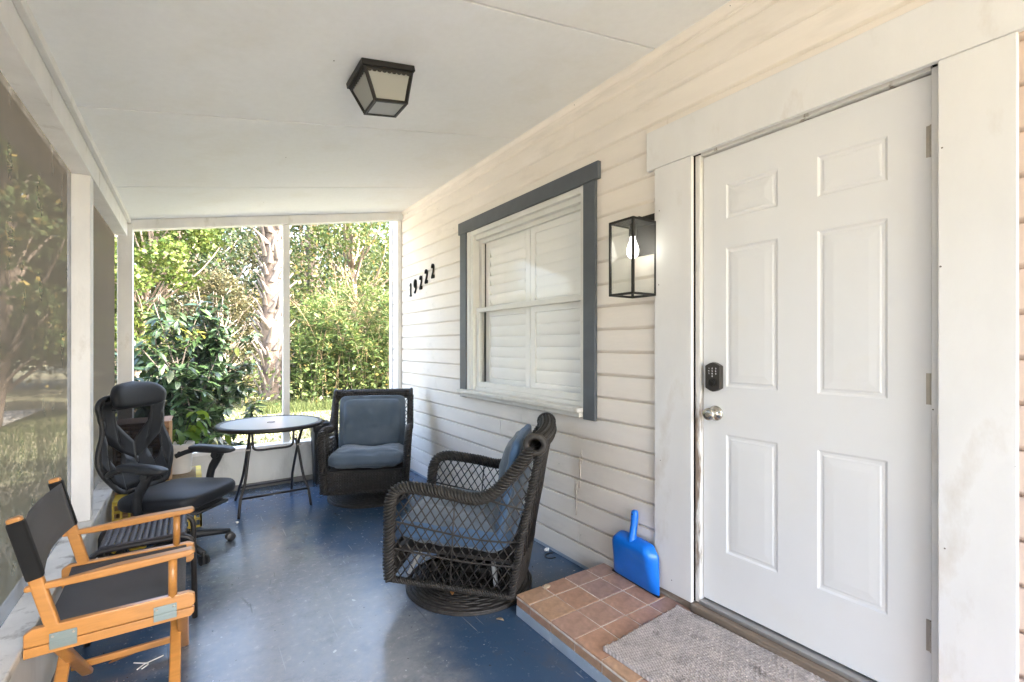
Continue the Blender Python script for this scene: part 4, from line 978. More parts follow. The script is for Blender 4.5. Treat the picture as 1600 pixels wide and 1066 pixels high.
bb = MB()
for k in range(8): bb.box(-.155, -.14, -.20+k*.035, -.185+k*.035, .300, .330)
bb.build('ratchet', 'office_plastic', oc, bevel=.001)
# backrest: outline in (x, z), leaning back
def bkp(x, z, o_=0):
    t = (z-.40); y = .205 + .19*t + .06*t*t - .30*x*x*(1 if z < .85 else .5) + .035*math.cos((z-.62)*7) ; return Vector((x, y+o_, z))
outl = [(-.13,.43), (-.205,.50), (-.252,.60), (-.240,.69), (-.205,.79), (-.215,.90), (-.225,.955), (-.175,1.00), (0,1.005), (.175,1.00), (.225,.955), (.215,.90), (.205,.79), (.240,.69), (.252,.60), (.205,.50), (.13,.43)]
def ribbon(bb, pts, wd, th):
    """flat bar along (x,z) points following the back surface"""
    n = len(pts); vs = []
    for i, (x, z) in enumerate(pts):
        a = pts[max(0, i-1)]; c = pts[min(n-1, i+1)]; dx, dz = c[0]-a[0], c[1]-a[1]; l = math.hypot(dx, dz) or 1; nx_, nz_ = -dz/l*wd/2, dx/l*wd/2
        vs += [bkp(x+nx_, z+nz_, -th), bkp(x-nx_, z-nz_, -th), bkp(x-nx_, z-nz_, th), bkp(x+nx_, z+nz_, th)]
    fs = [(i*4+k, i*4+(k+1) % 4, (i+1)*4+(k+1) % 4, (i+1)*4+k) for i in range(n-1) for k in range(4)] + [(3,2,1,0), tuple((n-1)*4+k for k in range(4))]
    bb.add(vs, fs)
bb = MB(); op = [(p[0], p[2]) for p in smoothpath([(x, 0, z) for x, z in outl], 4, True)]; ribbon(bb, op+[op[0]], .030, .010)
bb.build('back_frame', 'office_plastic', oc, True)
def polyfan(name, poly, m, off, th=0):
    bm = bmesh.new(); vsx = [bm.verts.new((x, 0, z)) for x, z in poly]; f = bm.faces.new(vsx)
    bmesh.ops.triangulate(bm, faces=[f]); bmesh.ops.subdivide_edges(bm, edges=bm.edges[:], cuts=4, use_grid_fill=True)
    for v in bm.verts: v.co = bkp(v.co.x, v.co.z, off)
    me = bpy.data.meshes.new(name); bm.to_mesh(me); bm.free(); me.materials.append(MATS[m]); me.polygons.foreach_set('use_smooth', [True]*len(me.polygons))
    o = bpy.data.objects.new(name, me); C.objects.link(o); o.parent = oc
    if th: q = o.modifiers.new('s', 'SOLIDIFY'); q.thickness = th; q.offset = 0
    return o
polyfan('mesh_panel', op, 'office_mesh', 0)
# padded X band: shoulders to lumbar, leaving the clear mesh windows
WIN_ = [(-.135,.925), (-.155,.87), (0,.705), (.155,.87), (.135,.925)]
for s_ in (-1, 1):
    bands = [('back_band', [(0,.715), (.160,.885), (.150,.925), (.14,.985), (.195,.985), (.220,.955), (.212,.90), (.205,.79), (.185,.735), (.085,.655), (0,.60)]),
             ('lumbar_band', [(0,.60), (.085,.655), (.100,.62), (.115,.56), (.13,.44), (0,.44)]),
             ('lumbar_side', [(.205,.79), (.240,.69), (.250,.60), (.20,.50), (.13,.44), (.115,.56), (.155,.585), (.200,.655), (.185,.735)])]
    for nm, poly in bands:
        poly = [(s_*x, z) for x, z in poly]
        polyfan(nm, poly, 'office_fabric', -.006, .012)
polyfan('top_band', [(-.15,.925), (.15,.925), (.14,.985), (-.14,.985)], 'office_fabric', -.006, .012)
# headrest
hr = MB(); vs = []; nu, nv = 22, 14
for j in range(nv+1):
    for i in range(nu):
        a = 2*PI*i/nu; v_ = -1+2*j/nv; z = 1.012+.085*v_
        wid = (.190-.060*max(0, v_)**1.5-.012*max(0, -v_))*math.sqrt(max(0, 1-abs(v_)**6)); dep = .040*math.sqrt(max(0, 1-abs(v_)**5))
        ca, sa = math.cos(a), math.sin(a); ex = .45
        x = wid*math.copysign(abs(ca)**ex, ca); y = dep*math.copysign(abs(sa)**.8, sa)
        vs.append((x, bkp(0, z).y+.0-.035+y-.9*x*x, z))
hr.add(vs, [(j*nu+i, j*nu+(i+1) % nu, (j+1)*nu+(i+1) % nu, (j+1)*nu+i) for j in range(nv) for i in range(nu)]); hr.build('headrest', 'office_fabric', oc, True)
bb = MB(); bb.tube(smoothpath([(0,.05,.30), (0,.16,.30), (0,.235,.36), (0,.27,.50), (0,.285,.62)], 4), .020, 8); bb.build('back_spine', 'office_plastic', oc, True)
for s_ in (-1, 1):
    ar = pad('armrest', .090, .31, .052, (s_*.275, -.03, .612), (math.radians(3), 0, math.radians(s_*4)), 'office_plastic', 4, .5, seed=s_)
    bb = MB(); bb.tube(smoothpath([(s_*.275, -.07, .59), (s_*.282, -.065, .55), (s_*.285, -.02, .47), (s_*.27, .0, .36), (s_*.16, .0, .33)], 4), [.030]*4+[.027]*4+[.024]*9, 8); bb.build('arm_support', 'office_plastic', oc, True)
    bb = MB(); bb.tube([(s_*.275-.035, -.07, .575), (s_*.275+.035, -.07, .575)], .024, 12); bb.build('arm_joint', 'office_plastic', oc, 'auto')
    bb = MB(); bb.tube(smoothpath([(s_*.275, .10, .60), (s_*.27, .16, .585), (s_*.245, .215, .56)], 4), .017, 8); bb.build('arm_bar', 'office_plastic', oc, True)

# ================================================================ WOVEN SIDE TABLE
sd_t = thing('side_table', 'low square side table with woven dark top and tubular legs', 'side table', (-.185, 2.93, 0))
ZT, HX, HY = .415, .185, .165
for sy in (-1, 1):
    bb = MB(); y = sy*HY
    pts = [(-HX-.012, y, 0), (-HX-.006, y, ZT-.06)] + [(-HX-.004+.05-.05*math.cos(a), y, ZT-.06+.05*math.sin(a)) for a in [PI/2*i/6 for i in range(1, 7)]] + [(HX+.004-.05+.05*math.sin(a), y, ZT-.06+.05*math.cos(a)) for a in [PI/2*i/6 for i in range(0, 6)]] + [(HX+.006, y, ZT-.06), (HX+.012, y, 0)]
    bb.tube(pts, .0125, 10); bb.build('leg_frame', 'tube_dark', sd_t, True)
    bb = MB(); bb.tube([(-HX+.03, y-sy*.001, ZT+.004), (HX-.03, y-sy*.001, ZT+.004)], .006, 8); bb.build('edge_piping', 'strap', sd_t, True)
for sx in (-1, 1):
    bb = MB(); bb.tube([(sx*(HX-.03), -HY, ZT-.014), (sx*(HX-.03), HY, ZT-.014)], .010, 8); bb.build('cross_tube', 'tube_dark', sd_t, True)
NS = 13
for k in range(NS):
    x = -HX+.026+(2*HX-.052)*(k+.5)/NS; bb = MB(); wv = (2*HX-.052)/NS
    vs = []; ny2 = 16
    for j in range(ny2+1):
        y = -HY+2*HY*j/ny2
        for q in range(6):
            u = q/5; vs.append((x+wv*(u-.5)*.96, y, ZT-.004+.007*math.sin(PI*u)+.0015*((j+k) % 2)-.006*math.cos(y/HY*PI/2)*.6))
    bb.add(vs, [(j*6+q, j*6+q+1, (j+1)*6+q+1, (j+1)*6+q) for j in range(ny2) for q in range(5)]); o = bb.build('strap', 'strap', sd_t, True); z_ = o.modifiers.new('s', 'SOLIDIFY'); z_.thickness = .003; z_.offset = -1

# ================================================================ DIRECTOR'S CHAIR
dc = thing('folding_chair', 'orange varnished wooden folding chair with black canvas seat and back', 'folding chair', (-.205, 2.255, 0))
# local: chair faces +X; y from -.25 (near) to +.25 (far)
def rod(bb, a, c, w_, h_): bb.bar(a, c, w_, h_)
for s_ in (-1, 1):
    y = s_*.252
    bb = MB(); poly = [(-.215,.408), (.205,.408), (.215,.42), (.213,.452), (.195,.462), (-.195,.462), (-.215,.450)]; bb.prism(poly, .024, lambda a, c, d: (a, y-.012+d, c)); bb.build('seat_rail', 'wood_orange', dc, bevel=.004)
    bb = MB(); poly = [(-.215,.376), (.20,.376), (.212,.388), (.212,.4062), (-.215,.4062)]; bb.prism(poly, .022, lambda a, c, d: (a, y-.011+d, c)); bb.build('lower_rail', 'wood_orange', dc, bevel=.003)
    bb = MB(); poly = [(-.215,.575), (-.12,.572), (.0,.578), (.20,.590), (.217,.600), (.205,.612), (.0,.606), (-.10,.597), (-.215,.592)]
    bb.prism(poly, 1, lambda a, c, d: (a, y+(d-.5)*(.020+.024*max(0, min(1, (a+.12)/.15))), c)); bb.build('armrest', 'wood_orange', dc, bevel=.006)
    bb = MB(); bb.tube([(.150, y, .455), (.150, y, .585)], .013, 12); bb.build('arm_post', 'wood_orange', dc, True)
    bb = MB(); bb.bar((-.150, y, .452), (-.237, y, .808), .024, .036, (1,0,0)); bb.build('back_post', 'wood_orange', dc, bevel=.007)
    bb = MB()                              # canvas sleeve over the post
    a = Vector((-.1886, y, .610)); c = Vector((-.2341, y, .796)); bb.bar(a, c, .030, .042, (1,0,0)); bb.build('canvas_sleeve', 'canvas_dark', dc, bevel=.008)
    for x in (-.125, .130):
        bb = MB(); yy = y+s_*.0125; bb.box(x-.032, x+.032, min(yy, yy+s_*.003), max(yy, yy+s_*.003), .388, .438); bb.box(x-.032, x+.032, min(yy+s_*.003, yy+s_*.006), max(yy+s_*.003, yy+s_*.006), .400, .412); bb.build('hinge_plate', 'bracket', dc, bevel=.0015)
        for q in (-.024, .024):
            bb = MB(); Mx = T_((x+q, yy+s_*.003, .428)) @ Matrix.Rotation(-s_*PI/2, 4, 'X'); bb.lathe([(.004,0), (.003,.0015), (0,.002)], 8, M=Mx); bb.build('screw', 'hinge_metal', dc)
    bb = MB(); bb.bar((-.19, s_*.262, .050), (.175, s_*.262, .050), .018, .026); bb.build('foot_rail', 'wood_orange', dc, bevel=.004)
    for x in (-.155, .165):
        off = .012*s_
        bb = MB(); bb.bar((x+off, -s_*.245, .392), (x+off, s_*.275, .006), .021, .036, (1,0,0)); bb.build('leg', 'wood_orange', dc, bevel=.006)
        bb = MB(); bb.lathe([(0,0), (.014,0), (.014,.008), (0,.008)], 12, c=(x+off, s_*.278, .0)); bb.build('foot_cap', 'pot_white', dc)
bb = MB(); vs = []; nn = 14                                       # seat canvas, sagging
for j in range(nn+1):
    y = -.252+.504*j/nn; z = .457-.030*math.sin(PI*j/nn)**.8
    for x in (-.185, -.06, .06, .185): vs.append((x, y, z+.002*noise.noise(Vector((x*8, y*8, 0)))))
bb.add(vs, [(j*4+i, j*4+i+1, (j+1)*4+i+1, (j+1)*4+i) for j in range(nn) for i in range(3)]); o = bb.build('seat_canvas', 'canvas', dc, True); q = o.modifiers.new('s', 'SOLIDIFY'); q.thickness = .003
bb = MB(); vs = []
for j in range(nn+1):
    y = -.245+.49*j/nn; bow = -.022*math.sin(PI*j/nn)
    for k in range(5): z = .618+.170*k/4; vs.append((-.150-(z-.452)*.2444+.016+bow, y, z+.006*math.sin(PI*j/nn)*(-1 if k == 4 else 1 if k == 0 else 0)))
bb.add(vs, [(j*5+i, j*5+i+1, (j+1)*5+i+1, (j+1)*5+i) for j in range(nn) for i in range(4)]); o = bb.build('back_canvas', 'canvas', dc, True); q = o.modifiers.new('s', 'SOLIDIFY'); q.thickness = .003

# ================================================================ CORNER CLUTTER
bn = thing('waste_bin', 'slim black waste bin lined with a black bag beside the wicker chair', 'bin', (1.03, 4.835, 0))
bb = MB()
def rrect(hx, hy, r, n=4):
    pts = []
    for cx_, cy_, a0 in ((hx-r, hy-r, 0), (-hx+r, hy-r, PI/2), (-hx+r, -hy+r, PI), (hx-r, -hy+r, 3*PI/2)):
        pts += [(cx_+r*math.cos(a0+PI/2*i/n), cy_+r*math.sin(a0+PI/2*i/n)) for i in range(n+1)]
    return pts
rings = [(.055, .070, 0), (.075, .088, .54), (.080, .093, .545), (.080, .093, .556)]
for hx, hy, z in rings: bb.v += [(x, y, z) for x, y in rrect(hx, hy, .02)]
nr = 20
for i in range(3):
    for k in range(nr): bb.f.append((i*nr+k, i*nr+(k+1) % nr, (i+1)*nr+(k+1) % nr, (i+1)*nr+k)); bb.mi.append(0)
bb.build('body', 'bin_black', bn, 'auto')
bb = MB(); vs = []
for i, (sc, z) in enumerate([(1.02,.50), (1.06,.552), (1.05,.575), (.95,.585), (.90,.56), (.85,.50)]):
    for k, (x, y) in enumerate(rrect(.080, .093, .02)): f = 1+.08*noise.noise(Vector((x*40, y*40, i*.7))); vs.append((x*sc*f, y*sc*f, z+.020*noise.noise(Vector((x*30, y*30, i)))))
bb.add(vs, [(i*nr+k, i*nr+(k+1) % nr, (i+1)*nr+(k+1) % nr, (i+1)*nr+k) for i in range(5) for k in range(nr)]); bb.build('bag', 'bag_black', bn, True)

hm = thing('hamper', 'brown ribbed cane hamper behind the office chair', 'hamper', (-.285, 4.42, 0))
for i, (x0, x1, m_) in enumerate(((-.155, -.075, 'hamper_light'), (-.075, .150, 'hamper'))):
    for k in range(24):
        bb = MB(); z0 = .02+k*.0305; bb.tube([(x0+.002, -.15, z0+.015), (x1-.002, -.15, z0+.015)], .0145, 8); bb.build('cane', m_, hm, True)
bb = MB(); bb.box(-.155, .150, -.148, .15, .012, .758); bb.build('body', 'hamper', hm, bevel=.006)
for x in (-.160, .155):
    bb = MB(); bb.box(x-.010, x+.010, -.165, -.143, 0, .775); bb.build('corner_post', 'hamper_light', hm, bevel=.004)
bb = MB(); bb.box(-.165, .160, -.16, .16, .7585, .772); bb.build('lid', 'hamper', hm, bevel=.004)
bb = MB(); bb.box(.0, .05, -.1665, -.1655, .54, .59); bb.build('paper_label', 'paper', hm)

yc = thing('yellow_crate', 'low yellow plastic crate with a woven mat on top behind the office chair', 'crate', (-.06, 4.20, 0))
bb = MB(); hx, hy = .13, .20
cx0, cx1, cy0, cy1 = -.37, .13, -.16, .50
yx = lambda a: a
def grid_side(p, q, z0, z1, nv_, nh):
    p = Vector(p); q = Vector(q)
    for i in range(nv_+1): r = p.lerp(q, i/nv_); bb.bar((r.x, r.y, z0), (r.x, r.y, z1), .014, .012, (1,0,0))
    for j in range(nh+1): z = z0+(z1-z0)*j/nh; bb.bar((p.x, p.y, z), (q.x, q.y, z), .013, .014)
grid_side((-.10,-.07,0), (.115,-.07,0), .007, .325, 6, 6); grid_side((.115,-.07,0), (.115,.44,0), .0072, .3252, 12, 6); grid_side((-.10,-.07,0), (-.10,.06,0), .0068, .3248, 3, 6)
bb.box(-.105, .12, -.075, .44, .325, .340); bb.build('body', 'yellow_plastic', yc)
bb = MB(); bb.box(-.07, .085, -.045, .40, .3405, .347); bb.build('woven_mat', 'woven_brown', yc, bevel=.002)
y2 = thing('yellow_crate', 'low yellow plastic crate showing behind the left armrest of the office chair', 'crate', (-.335, 3.98, 0))
bb = MB(); grid_side((-.08,-.08,0), (.08,-.08,0), .007, .31, 4, 6); grid_side((.08,-.08,0), (.08,.10,0), .0072, .3102, 4, 6); bb.box(-.085, .085, -.085, .10, .312, .325); bb.build('body', 'yellow_plastic', y2)

pt = thing('potted_plant', 'leafy potted plant in a white planter on the yellow crate', 'plant', (-.075, 4.44, .348))
bb = MB(); bb.lathe([(0,0), (.068,0), (.072,.01), (.084,.19), (.092,.195), (.094,.225), (.084,.228), (.080,.19), (0,.185)], 28); pot = bb.build('planter', 'pot_white', pt, 'auto')
for k in range(5):
    a = -2.2+k*.55; bb = MB(); Mx = T_((.0845*math.cos(a), .0845*math.sin(a), .165)) @ Vector((math.cos(a), math.sin(a), 0)).to_track_quat('Z', 'Y').to_matrix().to_4x4(); bb.lathe([(0,.002), (.010,.002), (.011,-.002)], 12, M=Mx); bb.build('vent_hole', 'black_rubber', pot)
bb = MB(); bb.lathe([(0,.19), (.079,.186)], 20); bb.build('soil', 'soil', pt)
lp = MB(); vs, fs = leafshape(.13, .034, 6, .2, .35); lp.add(vs, fs); me_leaf = lp.mesh('leaf', 'leaf_pot', True, False)
lp = MB(); lp.add(vs, fs); me_lime = lp.mesh('leaf', 'leaf_lime', True, False)
rnd = random.Random(3)
for k in range(14):
    a = rnd.uniform(0, 2*PI) if k > 6 else rnd.uniform(-1.5, .9); el = rnd.uniform(.25, 1.2); ln = rnd.uniform(.12, .30)
    tip = Vector((math.cos(a)*math.cos(el)*ln, math.sin(a)*math.cos(el)*ln, .19+math.sin(el)*ln))
    if k == 0: tip = Vector((.30, -.05, .26))
    bb = MB(); bb.tube(smoothpath([(tip.x*.05, tip.y*.05, .18), (tip.x*.45, tip.y*.45, .18+(tip.z-.18)*.75), tip], 5), .0025, 5); bb.build('stem', 'leaf_pot', pt, True)
    for q in range(2 if k else 1):
        o = bpy.data.objects.new('leaf', me_lime if (k in (0, 5, 9)) else me_leaf); C.objects.link(o); o.parent = pt; o.location = tip - Vector((tip.x, tip.y, 0))*.12*q
        o.rotation_euler = (rnd.uniform(-.9, -.1), rnd.uniform(-.5, .5), a-PI/2+rnd.uniform(-.5, .5)+q*1.2); sc = rnd.uniform(.7, 1.1); o.scale = (sc, sc, sc)

# ================================================================ VEGETATION
RG = np.random.default_rng(11)
def rotmats(n, tilt=1.0, rng=RG):
    """random orthonormal (side, along) vectors"""
    a = rng.normal(size=(n, 3)); a[:, 2] *= tilt; a /= np.linalg.norm(a, axis=1)[:, None]
    c = rng.normal(size=(n, 3)); c -= (c*a).sum(1)[:, None]*a; c /= np.linalg.norm(c, axis=1)[:, None]; return a, c
def leaf_cloud(pos, L_, W_, rng=RG, along=None, shape='diamond'):
    """verts, faces of bent leaf blades at pos"""
    n = len(pos); al, sd3 = rotmats(n, .8, rng)
    if along is not None:
        al = along/np.linalg.norm(along, axis=1)[:, None]; sd3 = rng.normal(size=(n, 3)); sd3 -= (sd3*al).sum(1)[:, None]*al; sd3 /= np.linalg.norm(sd3, axis=1)[:, None]
    nr_ = np.cross(al, sd3); s_ = rng.uniform(.45, 1.5, (n, 1)); l = al*L_*s_; w_ = sd3*W_*s_; k = nr_*L_*.12*s_
    p0 = pos; p1 = pos+l*.5+w_; p2 = pos+l-k*1.2; p3 = pos+l*.5-w_; pm = pos+l*.5-k*.5
    V = np.stack([p0, p1, p2, p3, pm], 1).reshape(-1, 3); b_ = np.arange(n)[:, None]*5
    F = np.concatenate([b_+np.array([[0,1,4]]), b_+np.array([[1,2,4]]), b_+np.array([[2,3,4]]), b_+np.array([[3,0,4]])], 0)
    return V, F
def cloud_mesh(name, m, V, F):
    me = bpy.data.meshes.new(name); nv, nf = len(V), len(F)
    me.vertices.add(nv); me.vertices.foreach_set('co', V.astype(np.float32).ravel()); me.loops.add(nf*3); me.loops.foreach_set('vertex_index', F.astype(np.int32).ravel())
    me.polygons.add(nf); me.polygons.foreach_set('loop_start', np.arange(nf, dtype=np.int32)*3); me.materials.append(MATS[m]); me.update(calc_edges=True); me.validate(); return me
def link(name, me, parent=None, loc=None):
    o = bpy.data.objects.new(name, me); C.objects.link(o); o.parent = parent
    if loc: o.location = loc
    return o
def limb(bb, a, c, r0, r1, bend=.1, n=7, sides=7, rng=random):
    a = Vector(a); c = Vector(c); d = c-a; off = Vector((rng.uniform(-1,1), rng.uniform(-1,1), rng.uniform(-.3,.3)))*d.length*bend
    pts = []; rs = []
    for i in range(n+1):
        t = i/n; pts.append(a+d*t+off*math.sin(PI*t)); rs.append(r0+(r1-r0)*t)
    bb.tube(pts, rs, sides); return pts
def tree(label, x, y, h, r, mleaf, n, L_=.12, W_=.04, bark='bark', trunk_r=.14, clumps=26, base=.30, cat='tree', group='trees around the porch', flat=.8, spread=1.0, seed=0):
    rng = np.random.default_rng(seed+100); rr = random.Random(seed)
    z0 = gz(x, y); t = thing('tree', label, cat, (x, y, z0), 0, group)
    bb = MB(); lean = Vector((rr.uniform(-.12,.12)*h, rr.uniform(-.12,.12)*h, 0)); top = Vector((0,0,h*.82))+lean
    tp = limb(bb, (0,0,-.1), top, trunk_r, trunk_r*.25, .05, 10, 9, rr)
    cc = []
    for k in range(clumps):
        u = rr.random(); th = rr.uniform(0, 2*PI); zz = h*(base+(1-base)*u); prof = math.sin(PI*min(1, .18+.80*u))**.7
        rad = r*prof*rr.uniform(.35, 1.0)*spread; c_ = Vector((math.cos(th)*rad, math.sin(th)*rad, zz))+lean*(zz/h); cc.append(c_)
        s_ = tp[max(1, min(len(tp)-2, int(len(tp)*zz/h*.75)))]
        if k % 4: limb(bb, s_, c_, trunk_r*.32, .012, .12, 5, 5, rr)
    bb.build('trunk', bark, t, True)
    w8 = rng.dirichlet(np.ones(clumps)*3); P_ = []
    for c_, q in zip(cc, w8):
        m_ = max(10, int(n*q)); cr = r*rr.uniform(.20, .42)
        p = rng.normal(size=(m_, 3)); p /= np.linalg.norm(p, axis=1)[:, None]; p *= cr*rng.uniform(.25, 1.0, (m_, 1))**.6; p[:, 2] *= flat; P_.append(p+np.array(c_))
    V, F = leaf_cloud(np.concatenate(P_), L_, W_, rng); link('crown', cloud_mesh('crown', mleaf, V, F), t); return t

# ---- broad-leaved shrub right outside the end screen
sh = thing('broadleaf_shrub', 'dark glossy broad leaved shrub outside the left end screen', 'shrub', (.04, 6.85, gz(.04, 6.85)))
rr = random.Random(5); stems = MB(); leaves = []
for k in range(38):
    a = rr.uniform(0, 2*PI); rad = rr.uniform(.15, 1.22); hh = rr.uniform(.85, 2.25) if k > 7 else rr.uniform(1.7, 2.35)
    if rad > .7: hh *= .75
    tip = Vector((math.cos(a)*rad*.95, math.sin(a)*rad*.62, hh)); p = limb(stems, (rr.uniform(-.1,.1), rr.uniform(-.1,.1), 0), tip, .013, .005, .10, 8, 6, rr)
    for q in range(5):
        s_ = p[rr.randint(3, 6)]; e = s_+Vector((rr.uniform(-.35,.35), rr.uniform(-.3,.3), rr.uniform(-.12,.30))); pp = limb(stems, s_, e, .007, .004, .1, 4, 5, rr)
        for w_ in range(18):
            f = rr.uniform(.25, 1.05); pos = s_.lerp(e, min(1, f)); th = rr.uniform(0, 2*PI); leaves.append((pos, th, rr.uniform(-.9, .45), rr.uniform(.75, 1.25)))
    for w_ in range(42):
        f = rr.uniform(.40, 1.02); i = min(len(p)-2, int(f*(len(p)-1))); pos = p[i].lerp(p[i+1], rr.random()); leaves.append((pos, rr.uniform(0, 2*PI), rr.uniform(-.8, .6), rr.uniform(.75, 1.3)))
stems.build('stems', 'bark_dark', sh, True)
lv, lf = leafshape(.135, .026, 4, .22, .28); 
mm = []
for mn in ('leaf_glossy', 'leaf_glossy_b', 'leaf_glossy', 'leaf_glossy_b'):
    q = MB(); vv, ff = leafshape(.135*rr.uniform(.85, 1.15), .026*rr.uniform(.85, 1.2), 4, rr.uniform(.12,.3), rr.uniform(.15,.4)); q.add(vv, ff); mm.append(q.mesh('leaf', mn, True, False))
leaves.sort(key=lambda l: (l[0].y))          # nearest the porch first
rest = {'leaf_glossy': MB(), 'leaf_glossy_b': MB()}
for i, (pos, th, el, sc) in enumerate(leaves):
    e = Euler((el, rr.uniform(-.5,.5), th))
    if i < 300:
        o = bpy.data.objects.new('leaf', mm[i % 4]); C.objects.link(o); o.parent = sh; o.location = pos; o.rotation_euler = e; o.scale = (sc,)*3
    else:
        R_ = e.to_matrix(); rest['leaf_glossy' if i % 2 else 'leaf_glossy_b'].add([pos+R_ @ (Vector(v)*sc) for v in lv], lf)
for k, v in rest.items(): o = v.build('foliage', k, sh, True, fixn=False); o['kind'] = 'stuff'

# ---- cabbage palms with old leaf boots
def palm(label, x, y, h, r, nboot, seed):
    rr = random.Random(seed); z0 = gz(x, y); t = thing('palm_tree', label, 'palm tree', (x, y, z0), 0, 'palms behind the porch')
    bb = MB(); n = 26; bb.tube([(0.02*math.sin(i*.7), .02*math.cos(i*.5), -.1+(h+.1)*i/n) for i in range(n+1)], [r*(.80+.10*math.sin(i*2.1)) if i > 2 else r*.95 for i in range(n+1)], 14); bb.build('trunk', 'palm_bark', t, True)
    ms = []
    for q in range(3):
        b2 = MB(); L_ = .26+.05*q; s = (-1, 1)[q % 2]; vs = []
        for i in range(6):
            u = i/5; wd = .070*(1-u)**.8+.012; th = .030*(1-u)+.012; o_ = .01+.15*u**1.2
            cx_ = s*.13*u
            vs += [(cx_-wd, o_, u*L_), (cx_, o_+th, u*L_), (cx_+wd, o_, u*L_), (cx_, o_-.02, u*L_)]
        b2.add(vs, [(i*4+k, i*4+(k+1) % 4, (i+1)*4+(k+1) % 4, (i+1)*4+k) for i in range(5) for k in range(4)] + [(20,21,22,23)]); ms.append(b2.mesh('boot', 'palm_boot', 'auto'))
    for k in range(nboot):
        z = .15+(h-.4)*k/nboot; a = k*2.39996
        o = bpy.data.objects.new('boot', ms[rr.randint(0, 2)]); C.objects.link(o); o.parent = t; o.location = (math.cos(a)*r*.72, math.sin(a)*r*.72, z); o.rotation_euler = (rr.uniform(-.15,.1), rr.uniform(-.25,.25), a-PI/2); sc = rr.uniform(.8, 1.2)*r/.28; o.scale = (sc,)*3
    for k in range(22):
        a = k*2.4; el = rr.uniform(-.5, 1.2); b2 = MB(); P_ = []
        for i in range(9):
            u = i/8; P_.append(Vector((math.cos(a)*1.5*u*math.cos(el), math.sin(a)*1.5*u*math.cos(el), h-.1+1.5*u*math.sin(el)-.5*u*u)))
        b2.tube(P_, [.02*(1-.7*i/8) for i in range(9)], 4); tipd = (P_[-1]-P_[-2]).normalized(); sdv = tipd.cross(Vector((0,0,1))).normalized()
        for q in range(22):
            f = -1.5+3*q/21; d = (tipd*math.cos(f)+sdv*math.sin(f)); e_ = P_[-1]+d*rr.uniform(.7,.95)+Vector((0,0,-.25)); sd_v = d.cross(Vector((0,0,1))).normalized()*.022
            b2.add([P_[-1], P_[-1]+d*.45+sd_v, e_, P_[-1]+d*.45-sd_v], [(0,1,2,3)])
        b2.build('frond', 'leaf_mid', t, fixn=False)
    return t
palm('big cabbage palm trunk covered in pale old leaf boots', 1.62, 12.6, 7.6, .30, 210, 1)
palm('thinner palm trunk farther back, right of the big palm', 4.05, 20.5, 9.5, .27, 90, 2)

# ---- feathery thicket on the right
fb = thing('feathery_bush', 'tall light green feathery thicket outside the right end screen', 'bush', (3.75, 12.6, gz(3.75, 12.6)))
rng = np.random.default_rng(21); rr = random.Random(21); st_ = MB(); PP = []; AL = []
for k in range(150):
    bx = rr.uniform(-1.7, 1.9); by = rr.uniform(-.9, 1.3); hh = rr.uniform(1.5, 3.3)*(1-.10*abs(bx)); dx = rr.uniform(-.9 if bx > -.8 else -.25, .9); dy = rr.uniform(-1.1, .5)
    pts = [Vector((bx+dx*u*u, by+dy*u*u, hh*(1.25*u-.30*u*u*u))) for u in [i/12 for i in range(13)]]
    st_.tube(pts, [.007*(1-.8*i/12) for i in range(13)], 4)
    for i in range(1, 12):
        for q in range(11):
            u = rr.random(); p = pts[i].lerp(pts[i+1], u); d = (pts[i+1]-pts[i]).normalized(); s_ = Vector((rr.uniform(-1,1), rr.uniform(-1,1), rr.uniform(-.5,.6))).normalized(); L2 = rr.uniform(.08, .34)
            al = (d*.45+s_).normalized()
            for m_ in range(3): PP.append(p+al*L2*m_/3); AL.append(al+Vector((rr.uniform(-.5,.5), rr.uniform(-.5,.5), rr.uniform(-.6,.2))))
st_.build('stems', 'bark', fb, True)
V, F = leaf_cloud(np.array(PP), .12, .014, rng, np.array(AL)); o = link('foliage', cloud_mesh('foliage', 'leaf_feather', V, F), fb); o['kind'] = 'stuff'
P2 = rng.normal(size=(11000, 3))*np.array([1.2, .55, .75]); P2[:, 2] = np.abs(P2[:, 2]); V, F = leaf_cloud(P2, .10, .028, rng); o = link('undergrowth', cloud_mesh('undergrowth', 'leaf_mid', V, F), fb); o['kind'] = 'stuff'
dr = MB()
for k in range(26):                                      # dry arching canes
    bx = rr.uniform(-1.4, 1.4); a = rr.uniform(-.9, .9); hh = rr.uniform(2.4, 3.5)
    pts = [Vector((bx+a*u**2*1.4, -.6+rr.uniform(-.02,.02)-u*.3, hh*(1.2*u-.2*u**3))) for u in [i/9 for i in range(10)]]; dr.tube(pts, [.009*(1-.75*i/9) for i in range(10)], 4)
    for i in range(6, 9):
        for q in range(5): s_ = Vector((rr.uniform(-1,1), rr.uniform(-.5,.5), rr.uniform(-.2,.8))).normalized(); dr.tube([pts[i], pts[i]+s_*rr.uniform(.15,.4)], [.003, .001], 3)
dr.build('dry_canes', 'leaf_dry', fb, True)

